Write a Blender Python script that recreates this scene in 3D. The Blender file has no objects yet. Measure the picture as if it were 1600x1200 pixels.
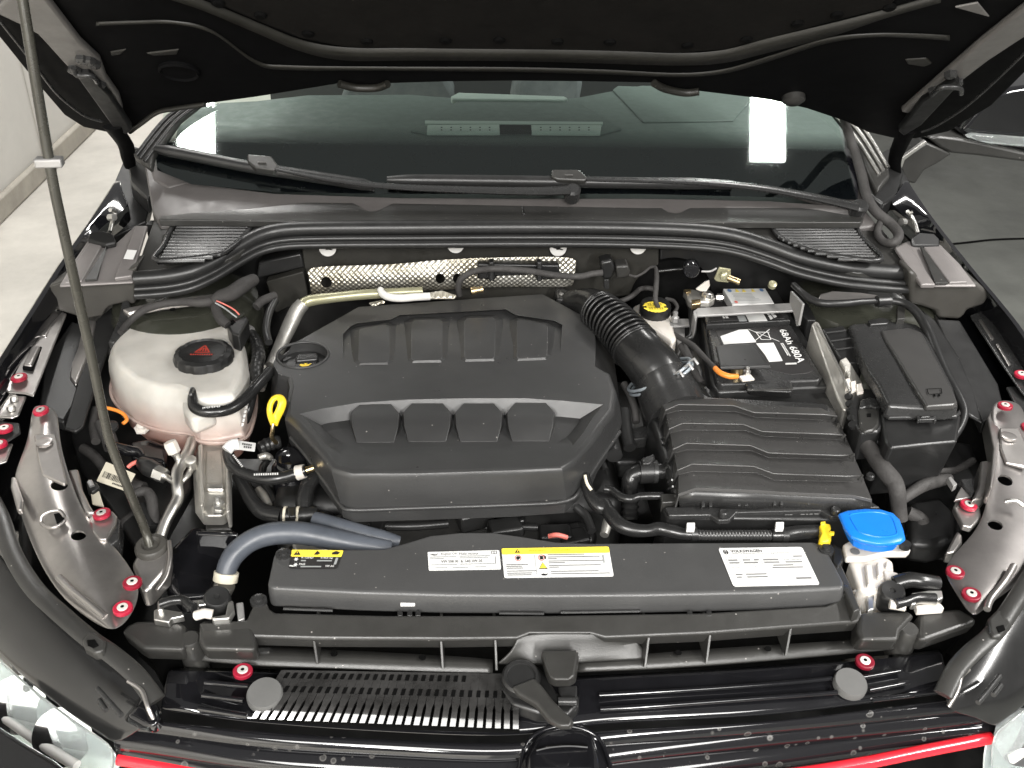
import bpy, bmesh, math, random
from mathutils import Vector, Matrix
random.seed(7)
sc = bpy.context.scene
COL = sc.collection
# ---------------------------------------------------------------- camera
FPX, PITCH, YAW, ROLL = 1502.0, math.radians(32.19), math.radians(4.166), math.radians(2.068)
CAM = Vector((-0.1256, 0.0, 1.639))
FW = Vector((math.sin(YAW)*math.cos(PITCH), math.cos(YAW)*math.cos(PITCH), -math.sin(PITCH)))
_R0 = Vector((math.cos(YAW), -math.sin(YAW), 0)); _U0 = _R0.cross(FW)
RT = _R0*math.cos(ROLL) + _U0*math.sin(ROLL)
UP = -_R0*math.sin(ROLL) + _U0*math.cos(ROLL)
cam = bpy.data.objects.new('camera', bpy.data.cameras.new('camera'))
COL.objects.link(cam)
cam.data.sensor_width = 36.0
cam.data.lens = FPX/1600*36.0
cam.data.clip_start = 0.02; cam.data.clip_end = 200
cam.matrix_world = Matrix(((RT.x, UP.x, -FW.x, CAM.x), (RT.y, UP.y, -FW.y, CAM.y), (RT.z, UP.z, -FW.z, CAM.z), (0, 0, 0, 1)))
sc.camera = cam
# ---------------------------------------------------------------- light of the garage (fluorescent ceiling rows and added fill lamps)
world = bpy.data.worlds.new("World"); sc.world = world; world.use_nodes = True
bg = world.node_tree.nodes['Background']
bg.inputs[0].default_value = (1.0, 0.985, 0.965, 1); bg.inputs[1].default_value = 0.19
def lamp(name, loc, sx, sy, power, col=(1, 0.98, 0.945)):
    l = bpy.data.lights.new(name, 'AREA'); l.shape = 'RECTANGLE'; l.size = sx; l.size_y = sy
    l.energy = power; l.color = col
    o = bpy.data.objects.new(name, l); COL.objects.link(o); o.location = loc
    return o
for lx in (-1.03, 1.03):
    lamp('row_or_fill_lamp', (lx, 2.85, 2.8), .13, 1.65, 26)
    lamp('row_or_fill_lamp', (lx*2.1, 0.30, 2.8), .25, 2.4, 120)  # added fill: stands in for side light off walls and floor
    lamp('row_or_fill_lamp', (lx, -3.2, 2.8), .25, 2.6, 195)
lamp('row_or_fill_lamp', (0.0, -1.6, 2.8), 2.8, 1.0, 130)  # added wide panel: stands in for the white ceiling in gloss highlights
lamp('row_or_fill_lamp', (-1.6, 6.6, 2.8), .3, 3.2, 75)  # added fill to brighten the left wall and floor
vs = sc.view_settings
vs.view_transform = 'Standard'; vs.look = 'None'; vs.gamma = 1.0; vs.use_curve_mapping = False
vs.exposure = 0.55
sc.cycles.max_bounces = 8; sc.cycles.transparent_max_bounces = 12
sc.cycles.use_denoising = True
# ---------------------------------------------------------------- geometry helpers
def ray(u, v): return FW + RT*((u-800)/FPX) - UP*((v-600)/FPX)
def P(u, v, z):                      # the point of the car at height z that is seen at (u, v)
    d = ray(u, v); return CAM + d*((z-CAM.z)/d.z)
def PY(u, v, y):
    d = ray(u, v); return CAM + d*(y/d.y)
def PX(u, v, x):
    d = ray(u, v); return CAM + d*((x-CAM.x)/d.x)
def PN(u, v, p0, n):
    d = ray(u, v); return CAM + d*((p0-CAM).dot(n)/d.dot(n))
def depth(p): return (p-CAM).dot(FW)
def pxm(p, px): return px*depth(p)/FPX   # metres for px pixels at p
def T(s):                            # 'u,v u,v,z' -> tuples
    return [tuple(float(c) for c in w.split(',')) for w in s.split()]
def PS(s, z=None, Y=None, dz=0):
    out = []
    for t in (T(s) if isinstance(s, str) else s):
        if Y is not None: out.append(PY(t[0], t[1], Y))
        else: out.append(P(t[0], t[1], (t[2] if len(t) > 2 else z)+dz))
    return out
def wloc(o):
    v = Vector((0, 0, 0))
    while o is not None: v += o.location; o = o.parent
    return v
def thing(name, label, cat, loc, group=None):
    o = bpy.data.objects.new(name, None); COL.objects.link(o); o.location = loc
    o.empty_display_size = .02
    return tag(o, label, cat, group)
def tag(o, label=None, cat=None, group=None, kind=None):
    if label: o['label'] = label
    if cat: o['category'] = cat
    if group: o['group'] = group
    if kind: o['kind'] = kind
    return o
def link(name, me, mats, parent=None, smooth=True, sharp=38, origin=None):
    if not isinstance(mats, (list, tuple)): mats = [mats]
    if len(me.materials) == 0:
        for m in mats: me.materials.append(MAT[m])
    if smooth:
        me.polygons.foreach_set('use_smooth', [True]*len(me.polygons))
        me.set_sharp_from_angle(angle=math.radians(sharp))
    o = bpy.data.objects.new(name, me); COL.objects.link(o)
    if parent is not None: o.parent = parent
    return o
def mesh(name, vs_, fs, mats, parent=None, bevel=0, seg=2, solid=0, sub=0, smooth=True, sharp=38, mi=None, offset=-1):
    c = Vector((0, 0, 0))
    vs_ = [Vector(v) for v in vs_]
    for v in vs_: c += v
    c /= len(vs_)
    me = bpy.data.meshes.new(name)
    me.from_pydata([tuple(v-c) for v in vs_], [], fs)
    bm = bmesh.new(); bm.from_mesh(me); bmesh.ops.recalc_face_normals(bm, faces=bm.faces); bm.to_mesh(me); bm.free()
    if mi: me.polygons.foreach_set('material_index', mi)
    o = link(name, me, mats, parent, smooth, sharp)
    o.location = c - (wloc(parent) if parent else Vector((0, 0, 0)))
    if solid:
        m = o.modifiers.new('s', 'SOLIDIFY'); m.thickness = solid; m.offset = offset
    if sub:
        m = o.modifiers.new('u', 'SUBSURF'); m.levels = sub; m.render_levels = sub
    if bevel:
        m = o.modifiers.new('b', 'BEVEL'); m.width = bevel; m.segments = seg; m.limit_method = 'ANGLE'; m.angle_limit = math.radians(32); m.harden_normals = False
        if smooth: w_ = o.modifiers.new('w', 'WEIGHTED_NORMAL'); w_.keep_sharp = True
    return o
def slab(name, top, vec, mat, parent=None, bevel=.0015, seg=2, draft=1.0, **k):
    n = len(top); vec = Vector(vec)
    c = sum(top, Vector((0, 0, 0)))/n
    bot = [c+(p-c)*draft+vec for p in top]
    fs = [list(range(n)), list(range(2*n-1, n-1, -1))]+[[i, i+n, (i+1) % n+n, (i+1) % n] for i in range(n)]
    return mesh(name, list(top)+bot, fs, mat, parent, bevel, seg, **k)
def prism(name, s, z, d, mat, parent=None, bevel=.0015, draft=1.0, **k):
    return slab(name, PS(s, z), (0, 0, -d), mat, parent, bevel, draft=draft, **k)
def prismY(name, s, Y, d, mat, parent=None, bevel=.0015, **k):
    return slab(name, PS(s, Y=Y), (0, d, 0), mat, parent, bevel, **k)
def frus(name, top, bot, mat, parent=None, bevel=.001, **k):
    n = len(top)
    fs = [list(range(n)), list(range(2*n-1, n-1, -1))]+[[i, i+n, (i+1) % n+n, (i+1) % n] for i in range(n)]
    return mesh(name, list(top)+list(bot), fs, mat, parent, bevel, **k)
def grid(name, rows, mat, parent=None, solid=.003, sub=1, bevel=0, **k):
    m = len(rows[0]); vs_ = [p for r in rows for p in r]
    fs = [[i*m+j, i*m+j+1, (i+1)*m+j+1, (i+1)*m+j] for i in range(len(rows)-1) for j in range(m-1)]
    return mesh(name, vs_, fs, mat, parent, bevel=bevel, solid=solid, sub=sub, **k)
def crom(ps, n=8, closed=False):
    out = []; m = len(ps)
    for i in range(m if closed else m-1):
        if closed: a, b, c, d = ps[(i-1) % m], ps[i], ps[(i+1) % m], ps[(i+2) % m]
        else: a, b, c, d = ps[max(i-1, 0)], ps[i], ps[i+1], ps[min(i+2, m-1)]
        for j in range(n):
            t = j/n
            out.append(.5*((2*b)+(c-a)*t+(2*a-5*b+4*c-d)*t*t+(3*b-a-3*c+d)*t**3))
    if not closed: out.append(ps[-1].copy())
    return out
def sweep(name, path, rad, mat, parent=None, ns=12, flat=None, cap=True, **k):
    """tube along 3D points; rad float or list; flat=(axis vector, factor) squashes it"""
    n = len(path); rad = rad if isinstance(rad, (list, tuple)) else [rad]*n
    vs_, fs = [], []; up = None
    for i, p in enumerate(path):
        t = (path[min(i+1, n-1)]-path[max(i-1, 0)])
        if t.length < 1e-9: t = Vector((0, 0, 1))
        t.normalize()
        if up is None:
            up = Vector((0, 0, 1)) if abs(t.z) < .9 else Vector((1, 0, 0))
        up = (up-t*up.dot(t)); up.normalize(); sd = t.cross(up)
        for j in range(ns):
            a = 2*math.pi*j/ns
            q = (up*math.sin(a)*(flat if flat else 1)+sd*math.cos(a))*rad[i]
            vs_.append(p+q)
    for i in range(n-1):
        for j in range(ns):
            fs.append([i*ns+j, i*ns+(j+1) % ns, (i+1)*ns+(j+1) % ns, (i+1)*ns+j])
    if cap:
        fs.append(list(range(ns-1, -1, -1))); fs.append([(n-1)*ns+j for j in range(ns)])
    return mesh(name, vs_, fs, mat, parent, sharp=50, **k)
def tube(name, s, rpx, mat, parent=None, z=None, Y=None, n=8, ns=12, ribs=None, flat=None, m=None, **k):
    """hose through pixel points; rpx is the radius as it appears (pixels) or m metres"""
    ps = PS(s, z, Y)
    pa = crom(ps, n)
    if m is not None: r = [m]*len(pa)
    else:
        rr = rpx if isinstance(rpx, (list, tuple)) else [rpx]*len(ps)
        r = []
        for i in range(len(pa)):
            f = i/n; a = min(int(f), len(ps)-1); b = min(a+1, len(ps)-1); w = f-a
            r.append(pxm(pa[i], rr[a]*(1-w)+rr[b]*w))
    if ribs:                                   # corrugated: resample and modulate the radius
        pitch, amp = ribs
        L = [0]
        for i in range(1, len(pa)): L.append(L[-1]+(pa[i]-pa[i-1]).length)
        N = max(4, int(L[-1]/pitch)*4); q, rq = [], []; j = 0
        for i in range(N+1):
            d = L[-1]*i/N
            while j < len(L)-2 and L[j+1] < d: j += 1
            w = (d-L[j])/max(L[j+1]-L[j], 1e-9)
            q.append(pa[j].lerp(pa[j+1], min(w, 1))); rq.append((r[j]*(1-w)+r[j+1]*w)*(1-amp*(.5+.5*math.cos(2*math.pi*i/4))))
        pa, r = q, rq
    return sweep(name, pa, r, mat, parent, ns, flat=flat, **k)
def lathe(name, prof, c, ax, mats, parent=None, n=28, mi=None, lump=None, **k):
    ax = Vector(ax).normalized()
    a = Vector((1, 0, 0)) if abs(ax.x) < .8 else Vector((0, 1, 0))
    e1 = (a-ax*a.dot(ax)).normalized(); e2 = ax.cross(e1)
    vs_, fs, ms = [], [], []
    for i, (r, h) in enumerate(prof):
        for j in range(n):
            t = 2*math.pi*j/n; rr = r*(lump(j/n) if lump and lump is not None and r > 0 else 1)
            vs_.append(Vector(c)+e1*(rr*math.cos(t))+e2*(rr*math.sin(t))+ax*h)
    for i in range(len(prof)-1):
        for j in range(n):
            fs.append([i*n+j, i*n+(j+1) % n, (i+1)*n+(j+1) % n, (i+1)*n+j]); ms.append(mi[i] if mi else 0)
    fs.append(list(range(n))); ms.append(mi[0] if mi else 0)
    fs.append([(len(prof)-1)*n+j for j in range(n)]); ms.append(mi[-1] if mi else 0)
    return mesh(name, vs_, fs, mats, parent, mi=ms, **k)
def box(name, c, sx, sy, sz, mat, parent=None, rz=0, bevel=.0015, tilt=None, **k):
    M = Matrix.Rotation(rz, 3, 'Z')
    if tilt: M = M @ Matrix.Rotation(tilt[0], 3, 'X') @ Matrix.Rotation(tilt[1], 3, 'Y')
    vs_ = [Vector(c)+M @ Vector((a*sx/2, b*sy/2, e*sz/2)) for a in (-1, 1) for b in (-1, 1) for e in (-1, 1)]
    return mesh(name, vs_, [[0, 1, 3, 2], [4, 6, 7, 5], [0, 4, 5, 1], [2, 3, 7, 6], [0, 2, 6, 4], [1, 5, 7, 3]], mat, parent, bevel, **k)
BOOL = []
def cut(o, cutters):                 # real openings: baked once at the end
    for c in cutters:
        m = o.modifiers.new('cut', 'BOOLEAN'); m.object = c; m.operation = 'DIFFERENCE'; m.solver = 'EXACT'
        b = [x for x in o.modifiers if x.type == 'BEVEL']
        c['cutter'] = 1
    for ty in ('BEVEL', 'WEIGHTED_NORMAL'):
        bi = [i for i, x in enumerate(o.modifiers) if x.type == ty]
        if bi: o.modifiers.move(bi[0], len(o.modifiers)-1)
    BOOL.append((o, cutters))
def bake():
    bpy.context.view_layer.update()
    dg = bpy.context.evaluated_depsgraph_get()
    res = []
    for o, cs in BOOL:
        me = bpy.data.meshes.new_from_object(o.evaluated_get(dg)); res.append((o, me, cs))
    dead = set()
    for o, me, cs in res:
        o.modifiers.clear(); me.polygons.foreach_set('use_smooth', [True]*len(me.polygons)); me.set_sharp_from_angle(angle=math.radians(24))
        o.data = me; dead.update(cs); w_ = o.modifiers.new('w', 'WEIGHTED_NORMAL'); w_.keep_sharp = True
    for c in dead: bpy.data.objects.remove(c)
# flat print on a sticker: q = four corners BL BR TR TL in 3D
def Q(q, s, t, lift=0):
    p = q[0]*(1-s)*(1-t)+q[1]*s*(1-t)+q[2]*s*t+q[3]*(1-s)*t
    n = (q[1]-q[0]).cross(q[3]-q[0]).normalized()
    return p+n*lift
def sticker(name, q, mat, parent, rad=.06, asp=3.0, lift=.0006, thick=.0004, rect=(0, 0, 1, 1)):
    s0, t0, s1, t1 = rect; rs = rad/asp*(1); rt = rad
    st = []
    for (cx, cy, a0) in ((s1-rs, t0+rt, -90), (s1-rs, t1-rt, 0), (s0+rs, t1-rt, 90), (s0+rs, t0+rt, 180)):
        for k in range(5):
            a = math.radians(a0+k*22.5); st.append((cx+rs*math.cos(a), cy+rt*math.sin(a)))
    n = (q[1]-q[0]).cross(q[3]-q[0]).normalized()
    return slab(name, [Q(q, s, t, lift) for s, t in st], n*-thick, mat, parent, bevel=0, smooth=False)
def flat(name, q, polys, mat, parent, lift=.001):
    """several flat marks in sticker coordinates as one printed piece"""
    vs_, fs = [], []
    for pl in polys:
        fs.append(list(range(len(vs_), len(vs_)+len(pl)))); vs_ += [Q(q, s, t, lift) for s, t in pl]
    return mesh(name, vs_, fs, mat, parent, smooth=False)
def R4(s0, t0, s1, t1): return [(s0, t0), (s1, t0), (s1, t1), (s0, t1)]
def words(name, txt, q, rect, mat, parent, lift=.001, fit='box', bold=.0):
    cu = bpy.data.curves.new('t', 'FONT'); cu.body = txt; cu.resolution_u = 2; cu.offset = bold
    o = bpy.data.objects.new('t', cu); COL.objects.link(o)
    bpy.context.view_layer.update()
    me = bpy.data.meshes.new_from_object(o.evaluated_get(bpy.context.evaluated_depsgraph_get()))
    bpy.data.objects.remove(o); bpy.data.curves.remove(cu)
    xs = [v.co.x for v in me.vertices]; ys = [v.co.y for v in me.vertices]
    x0, x1, y0, y1 = min(xs), max(xs), min(ys), max(ys)
    s0, t0, s1, t1 = rect
    vs_ = [Q(q, s0+(v.co.x-x0)/(x1-x0)*(s1-s0), t0+(v.co.y-y0)/(y1-y0)*(t1-t0), lift) for v in me.vertices]
    fs = [list(p.vertices) for p in me.polygons]
    bpy.data.meshes.remove(me)
    return mesh(name, vs_, fs, mat, parent, smooth=False)
# ---------------------------------------------------------------- materials
MAT = {}
def mk(name, col, rough=.5, metal=0, noise=.25, nscale=40, bump=0, bscale=400, coat=0, var=.25, spec=.5, alpha=None, trans=0, ior=1.45, dust=0, aniso=0, sss=0, emit=0, specks=0):
    m = bpy.data.materials.new(name); m.use_nodes = True; nt = m.node_tree; N = nt.nodes; L = nt.links
    b = N['Principled BSDF']; MAT[name] = m
    c = (*col, 1)
    b.inputs['Base Color'].default_value = c; b.inputs['Roughness'].default_value = rough; b.inputs['Metallic'].default_value = metal
    b.inputs['Specular IOR Level'].default_value = spec; b.inputs['IOR'].default_value = ior
    b.inputs['Coat Weight'].default_value = coat; b.inputs['Coat Roughness'].default_value = .05
    if trans: b.inputs['Transmission Weight'].default_value = trans
    if sss: b.inputs['Subsurface Weight'].default_value = sss; b.inputs['Subsurface Radius'].default_value = (.01, .008, .006)
    if emit: b.inputs['Emission Color'].default_value = c; b.inputs['Emission Strength'].default_value = emit
    tc = N.new('ShaderNodeNewGeometry')
    if noise:
        n1 = N.new('ShaderNodeTexNoise'); n1.inputs['Scale'].default_value = nscale; n1.inputs['Detail'].default_value = 6; n1.inputs['Roughness'].default_value = .65
        L.new(tc.outputs['Position'], n1.inputs['Vector'])
        mr = N.new('ShaderNodeMapRange'); mr.inputs[1].default_value = .3; mr.inputs[2].default_value = .7
        mr.inputs[3].default_value = max(rough*(1-noise), .02); mr.inputs[4].default_value = min(rough*(1+noise), 1)
        L.new(n1.outputs['Fac'], mr.inputs[0]); L.new(mr.outputs[0], b.inputs['Roughness'])
        n2 = N.new('ShaderNodeTexNoise'); n2.inputs['Scale'].default_value = nscale*.45; n2.inputs['Detail'].default_value = 8; n2.inputs['Roughness'].default_value = .7
        L.new(tc.outputs['Position'], n2.inputs['Vector'])
        mx = N.new('ShaderNodeMix'); mx.data_type = 'RGBA'
        mx.inputs[6].default_value = tuple(x*(1-var) for x in col)+(1,)
        mx.inputs[7].default_value = tuple(min(x*(1+var)+dust, 1) for x in col)+(1,)
        m2 = N.new('ShaderNodeMapRange'); m2.inputs[1].default_value = .3; m2.inputs[2].default_value = .72
        L.new(n2.outputs['Fac'], m2.inputs[0]); L.new(m2.outputs[0], mx.inputs[0]); L.new(mx.outputs[2], b.inputs['Base Color'])
    if specks:                     # stray grains of pale dust
        vo = N.new('ShaderNodeTexVoronoi'); vo.inputs['Scale'].default_value = 110; L.new(tc.outputs['Position'], vo.inputs['Vector'])
        sp_ = N.new('ShaderNodeSeparateColor'); L.new(vo.outputs['Color'], sp_.inputs[0])
        a_ = N.new('ShaderNodeMath'); a_.operation = 'LESS_THAN'; a_.inputs[1].default_value = .11; L.new(vo.outputs['Distance'], a_.inputs[0])
        g_ = N.new('ShaderNodeMath'); g_.operation = 'GREATER_THAN'; g_.inputs[1].default_value = 1-specks; L.new(sp_.outputs[0], g_.inputs[0])
        p_ = N.new('ShaderNodeMath'); p_.operation = 'MULTIPLY'; L.new(a_.outputs[0], p_.inputs[0]); L.new(g_.outputs[0], p_.inputs[1])
        mx2 = N.new('ShaderNodeMix'); mx2.data_type = 'RGBA'; mx2.inputs[7].default_value = (.20, .19, .18, 1)
        L.new(p_.outputs[0], mx2.inputs[0]); L.new(mx.outputs[2], mx2.inputs[6]); L.new(mx2.outputs[2], b.inputs['Base Color'])
    if bump:
        n3 = N.new('ShaderNodeTexNoise'); n3.inputs['Scale'].default_value = bscale; n3.inputs['Detail'].default_value = 3
        L.new(tc.outputs['Position'], n3.inputs['Vector'])
        bp = N.new('ShaderNodeBump'); bp.inputs['Strength'].default_value = bump; bp.inputs['Distance'].default_value = .001
        L.new(n3.outputs['Fac'], bp.inputs['Height']); L.new(bp.outputs[0], b.inputs['Normal'])
    return m
mk('cover', (.029, .029, .029), .34, specks=.10, bump=.18, bscale=900, noise=.22, nscale=16, var=.12, dust=.003)
mk('cover_front', (.047, .047, .047), .34, specks=.12, bump=.18, bscale=900, noise=.20, nscale=14, var=.12, dust=.003)
mk('airbox', (.050, .049, .048), .29, specks=.12, noise=.1, nscale=50, var=.1)
mk('plastic', (.013, .013, .013), .32, bump=.12, bscale=700, var=.2, dust=.002, noise=.15)
mk('plastic_grey', (.025, .0245, .023), .34, specks=.15, bump=.15, bscale=700, var=.15, dust=.003, noise=.12)
mk('plastic_satin', (.022, .022, .022), .27, bump=.0, bscale=700, var=.1, dust=.001, noise=.1)
mk('plastic_dark', (.006, .006, .006), .45, var=.3)
mk('hollow', (.003, .003, .003), .8, var=.3, spec=.05)  # near-black; as holes, slots and gaps it stands in for their shade
mk('rubber', (.014, .014, .014), .36, bump=.06, bscale=500, var=.2, dust=.002, noise=.12)
mk('rubber_grey', (.038, .036, .032), .42, bump=.1, bscale=300, var=.15, dust=.004)
mk('mauve', (.085, .079, .077), .38, bump=.1, bscale=500, var=.12)
mk('hose', (.012, .012, .012), .24, bump=.04, bscale=300, var=.2, dust=.002, noise=.15)
mk('hose_grey', (.055, .062, .075), .38, var=.2, dust=.01)
mk('cloth_tape', (.028, .026, .025), .75, bump=.8, bscale=260, var=.35, dust=.01)
mk('hood_paint', (.0040, .0040, .0042), .5, var=.2, noise=.1, spec=.5, ior=1.08)
mk('hood_felt', (.006, .0055, .005), .9, var=.3, spec=.1)
mk('paint', (.005, .005, .006), .10, coat=1.0, noise=.2, var=.2)
mk('gloss', (.006, .006, .007), .09, coat=.6, noise=.4, nscale=30, var=.3)
mk('bracket', (.41, .39, .375), .31, metal=.9, noise=.12, nscale=25, var=.2)
mk('ledge', (.17, .158, .154), .42, metal=.25, noise=.2, nscale=30, var=.12)
mk('steel_grey', (.30, .295, .29), .45, metal=.5, var=.15)
mk('silver', (.62, .61, .585), .38, metal=1, noise=.3, var=.12)
mk('cast', (.50, .485, .45), .46, metal=.85, bump=.5, bscale=350, var=.15)
mk('chrome', (.80, .80, .80), .10, metal=1)
mk('pipe_dull', (.42, .41, .385), .42, metal=.8, bump=.25, bscale=160, var=.2)
mk('pipe_olive', (.30, .29, .19), .35, metal=.5, var=.2)
mk('brass', (.62, .48, .27), .3, metal=1)
mk('white', (.62, .61, .59), .45, noise=.1, var=.04)
mk('sleeve_white', (.50, .49, .47), .7, bump=.9, bscale=260, var=.15)
mk('paper', (.60, .60, .59), .38, noise=.1, var=.03)
mk('paper_cream', (.56, .52, .42), .45, noise=.1, var=.05)
mk('ink', (.016, .015, .015), .5, noise=0)
mk('ink_grey', (.13, .13, .13), .5, noise=0)
mk('ink_pale', (.26, .27, .27), .5, noise=0)
mk('ink_red', (.62, .16, .13), .5, noise=0)
mk('ink_blue', (.09, .18, .35), .5, noise=0)
mk('yellow', (.86, .60, .03), .38, noise=.1, var=.06)
mk('yellow_print', (.80, .62, .06), .4, noise=.1, var=.04)
mk('orange_print', (.72, .30, .02), .4, noise=0)
mk('red', (.27, .010, .028), .38, noise=.2, var=.3, nscale=150)
mk('red_print', (.38, .04, .025), .5, noise=0)
mk('red_strip', (.72, .018, .03), .22, coat=.5, noise=.15, var=.08)
mk('blue', (.008, .15, .58), .30, noise=.15, var=.06)
mk('washer_white', (.52, .49, .45), .42, sss=.25, noise=.2, var=.08)
mk('orange', (.62, .20, .03), .4, var=.15)
mk('pad_grey', (.085, .085, .083), .75, var=.1)
mk('wall_paint', (.60, .585, .55), .75, bump=.3, bscale=60, noise=.1, nscale=6, var=.05)
mk('floor_grey', (.100, .103, .094), .5, bump=.2, bscale=40, noise=.3, nscale=4, var=.32)
mk('floor_pale', (.50, .48, .44), .6, bump=.2, bscale=40, noise=.3, nscale=5, var=.20)
mk('dash', (.110, .135, .126), .6, bump=.0, bscale=500, var=.08)  # black dashboard; the glass's reflection veil is partly put into this grey
mk('dash_pale', (.46, .52, .49), .5, noise=0)
mk('seat', (.12, .13, .135), .8, bump=.4, bscale=120, var=.3)
mk('glass_clear', (.82, .92, .88), .02, noise=0, trans=1.0, ior=1.02, spec=.5)
mk('lens', (.92, .97, .96), .04, noise=0, trans=.9, ior=1.3)
mk('lamp_inner', (.62, .68, .68), .22, metal=.7, noise=.1, nscale=30, var=.08)
# ---------------------------------------------------------------- special materials
def nodes(name, col, rough, metal=0, coat=0):
    m = mk(name, col, rough, metal, noise=0, coat=coat); return m, m.node_tree, m.node_tree.nodes['Principled BSDF']
def mth(nt, op, a, b=None, c=None):
    n = nt.nodes.new('ShaderNodeMath'); n.operation = op
    for i, x in enumerate((a, b, c)):
        if x is None: continue
        if isinstance(x, (int, float)): n.inputs[i].default_value = x
        else: nt.links.new(x, n.inputs[i])
    return n.outputs[0]
# embossed foil: diamond dimples about 6 mm across
m, nt, b = nodes('foil', (.66, .63, .56), .34, metal=.8)
g = nt.nodes.new('ShaderNodeNewGeometry'); sp = nt.nodes.new('ShaderNodeSeparateXYZ'); nt.links.new(g.outputs['Position'], sp.inputs[0])
k = 2*math.pi/.0098
s1 = mth(nt, 'SINE', mth(nt, 'MULTIPLY', sp.outputs[0], k))
s2 = mth(nt, 'SINE', mth(nt, 'MULTIPLY', sp.outputs[2], k))
hgt = mth(nt, 'MULTIPLY', s1, s2)
nz = nt.nodes.new('ShaderNodeTexNoise'); nz.inputs['Scale'].default_value = 60; nt.links.new(g.outputs['Position'], nz.inputs['Vector'])
hgt = mth(nt, 'ADD', hgt, mth(nt, 'MULTIPLY', nz.outputs['Fac'], 3.0))
n4 = nt.nodes.new('ShaderNodeTexNoise'); n4.inputs['Scale'].default_value = 16; n4.inputs['Detail'].default_value = 6; nt.links.new(g.outputs['Position'], n4.inputs['Vector'])
m4 = nt.nodes.new('ShaderNodeMapRange'); m4.inputs[1].default_value = .35; m4.inputs[2].default_value = .65; nt.links.new(n4.outputs['Fac'], m4.inputs[0])
x4 = nt.nodes.new('ShaderNodeMix'); x4.data_type = 'RGBA'; x4.inputs[6].default_value = (.42, .38, .29, 1); x4.inputs[7].default_value = (.66, .64, .58, 1); nt.links.new(m4.outputs[0], x4.inputs[0]); nt.links.new(x4.outputs[2], b.inputs['Base Color'])
bp = nt.nodes.new('ShaderNodeBump'); bp.inputs['Strength'].default_value = .8; bp.inputs['Distance'].default_value = .0012
nt.links.new(hgt, bp.inputs['Height']); nt.links.new(bp.outputs[0], b.inputs['Normal'])
# translucent tank: pink coolant stands in its lower third
m, nt, b = nodes('tank', (.62, .60, .55), .33)
b.inputs['Subsurface Weight'].default_value = .35; b.inputs['Subsurface Radius'].default_value = (.012, .010, .008)
g = nt.nodes.new('ShaderNodeNewGeometry'); sp = nt.nodes.new('ShaderNodeSeparateXYZ'); nt.links.new(g.outputs['Position'], sp.inputs[0])
nz = nt.nodes.new('ShaderNodeTexNoise'); nz.inputs['Scale'].default_value = 22; nz.inputs['Detail'].default_value = 5; nt.links.new(g.outputs['Position'], nz.inputs['Vector'])
hz = mth(nt, 'ADD', sp.outputs[2], mth(nt, 'MULTIPLY', nz.outputs['Fac'], .03))
mr = nt.nodes.new('ShaderNodeMapRange'); mr.inputs[1].default_value = .790; mr.inputs[2].default_value = .862; nt.links.new(hz, mr.inputs[0])
rp = nt.nodes.new('ShaderNodeMix'); rp.data_type = 'RGBA'; rp.inputs[6].default_value = (.36, .20, .165, 1); rp.inputs[7].default_value = (.56, .54, .50, 1)
nt.links.new(mr.outputs[0], rp.inputs[0])
n5 = nt.nodes.new('ShaderNodeTexNoise'); n5.inputs['Scale'].default_value = 13; n5.inputs['Detail'].default_value = 5; nt.links.new(g.outputs['Position'], n5.inputs['Vector'])
m5 = nt.nodes.new('ShaderNodeMapRange'); m5.inputs[1].default_value = .3; m5.inputs[2].default_value = .7; m5.inputs[3].default_value = .68; m5.inputs[4].default_value = 1.0; nt.links.new(n5.outputs['Fac'], m5.inputs[0])
x5 = nt.nodes.new('ShaderNodeMix'); x5.data_type = 'RGBA'; x5.blend_type = 'MULTIPLY'; x5.inputs[0].default_value = 1.0; nt.links.new(rp.outputs[2], x5.inputs[6]); nt.links.new(m5.outputs[0], x5.inputs[7]); nt.links.new(x5.outputs[2], b.inputs['Base Color'])
# gloss black panel with dried water spots
m, nt, b = nodes('gloss_spots', (.007, .007, .008), .10, coat=.5)
g = nt.nodes.new('ShaderNodeNewGeometry')
vo = nt.nodes.new('ShaderNodeTexVoronoi'); vo.inputs['Scale'].default_value = 75; nt.links.new(g.outputs['Position'], vo.inputs['Vector'])
nz = nt.nodes.new('ShaderNodeTexNoise'); nz.inputs['Scale'].default_value = 14; nz.inputs['Detail'].default_value = 4; nt.links.new(g.outputs['Position'], nz.inputs['Vector'])
cs = nt.nodes.new('ShaderNodeSeparateColor'); nt.links.new(vo.outputs['Color'], cs.inputs[0])
rad = mth(nt, 'MULTIPLY', cs.outputs[0], .34)
d = mth(nt, 'ABSOLUTE', mth(nt, 'SUBTRACT', vo.outputs['Distance'], rad))
ring = mth(nt, 'SUBTRACT', 1.0, mth(nt, 'SMOOTH_MIN', mth(nt, 'DIVIDE', d, .10), 1.0, .1))
inside = mth(nt, 'MULTIPLY', mth(nt, 'LESS_THAN', vo.outputs['Distance'], rad), .45)
sel = mth(nt, 'MULTIPLY', mth(nt, 'GREATER_THAN', cs.outputs[1], .55), mth(nt, 'GREATER_THAN', nz.outputs['Fac'], .46))
f = mth(nt, 'MULTIPLY', mth(nt, 'MAXIMUM', ring, inside), sel)
f = mth(nt, 'MULTIPLY', f, .75)
mx = nt.nodes.new('ShaderNodeMix'); mx.data_type = 'RGBA'; mx.inputs[6].default_value = (.007, .007, .008, 1); mx.inputs[7].default_value = (.085, .082, .078, 1)
nt.links.new(f, mx.inputs[0]); nt.links.new(mx.outputs[2], b.inputs['Base Color'])
mr = nt.nodes.new('ShaderNodeMapRange'); mr.inputs[3].default_value = .09; mr.inputs[4].default_value = .5; nt.links.new(f, mr.inputs[0]); nt.links.new(mr.outputs[0], b.inputs['Roughness'])
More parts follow.
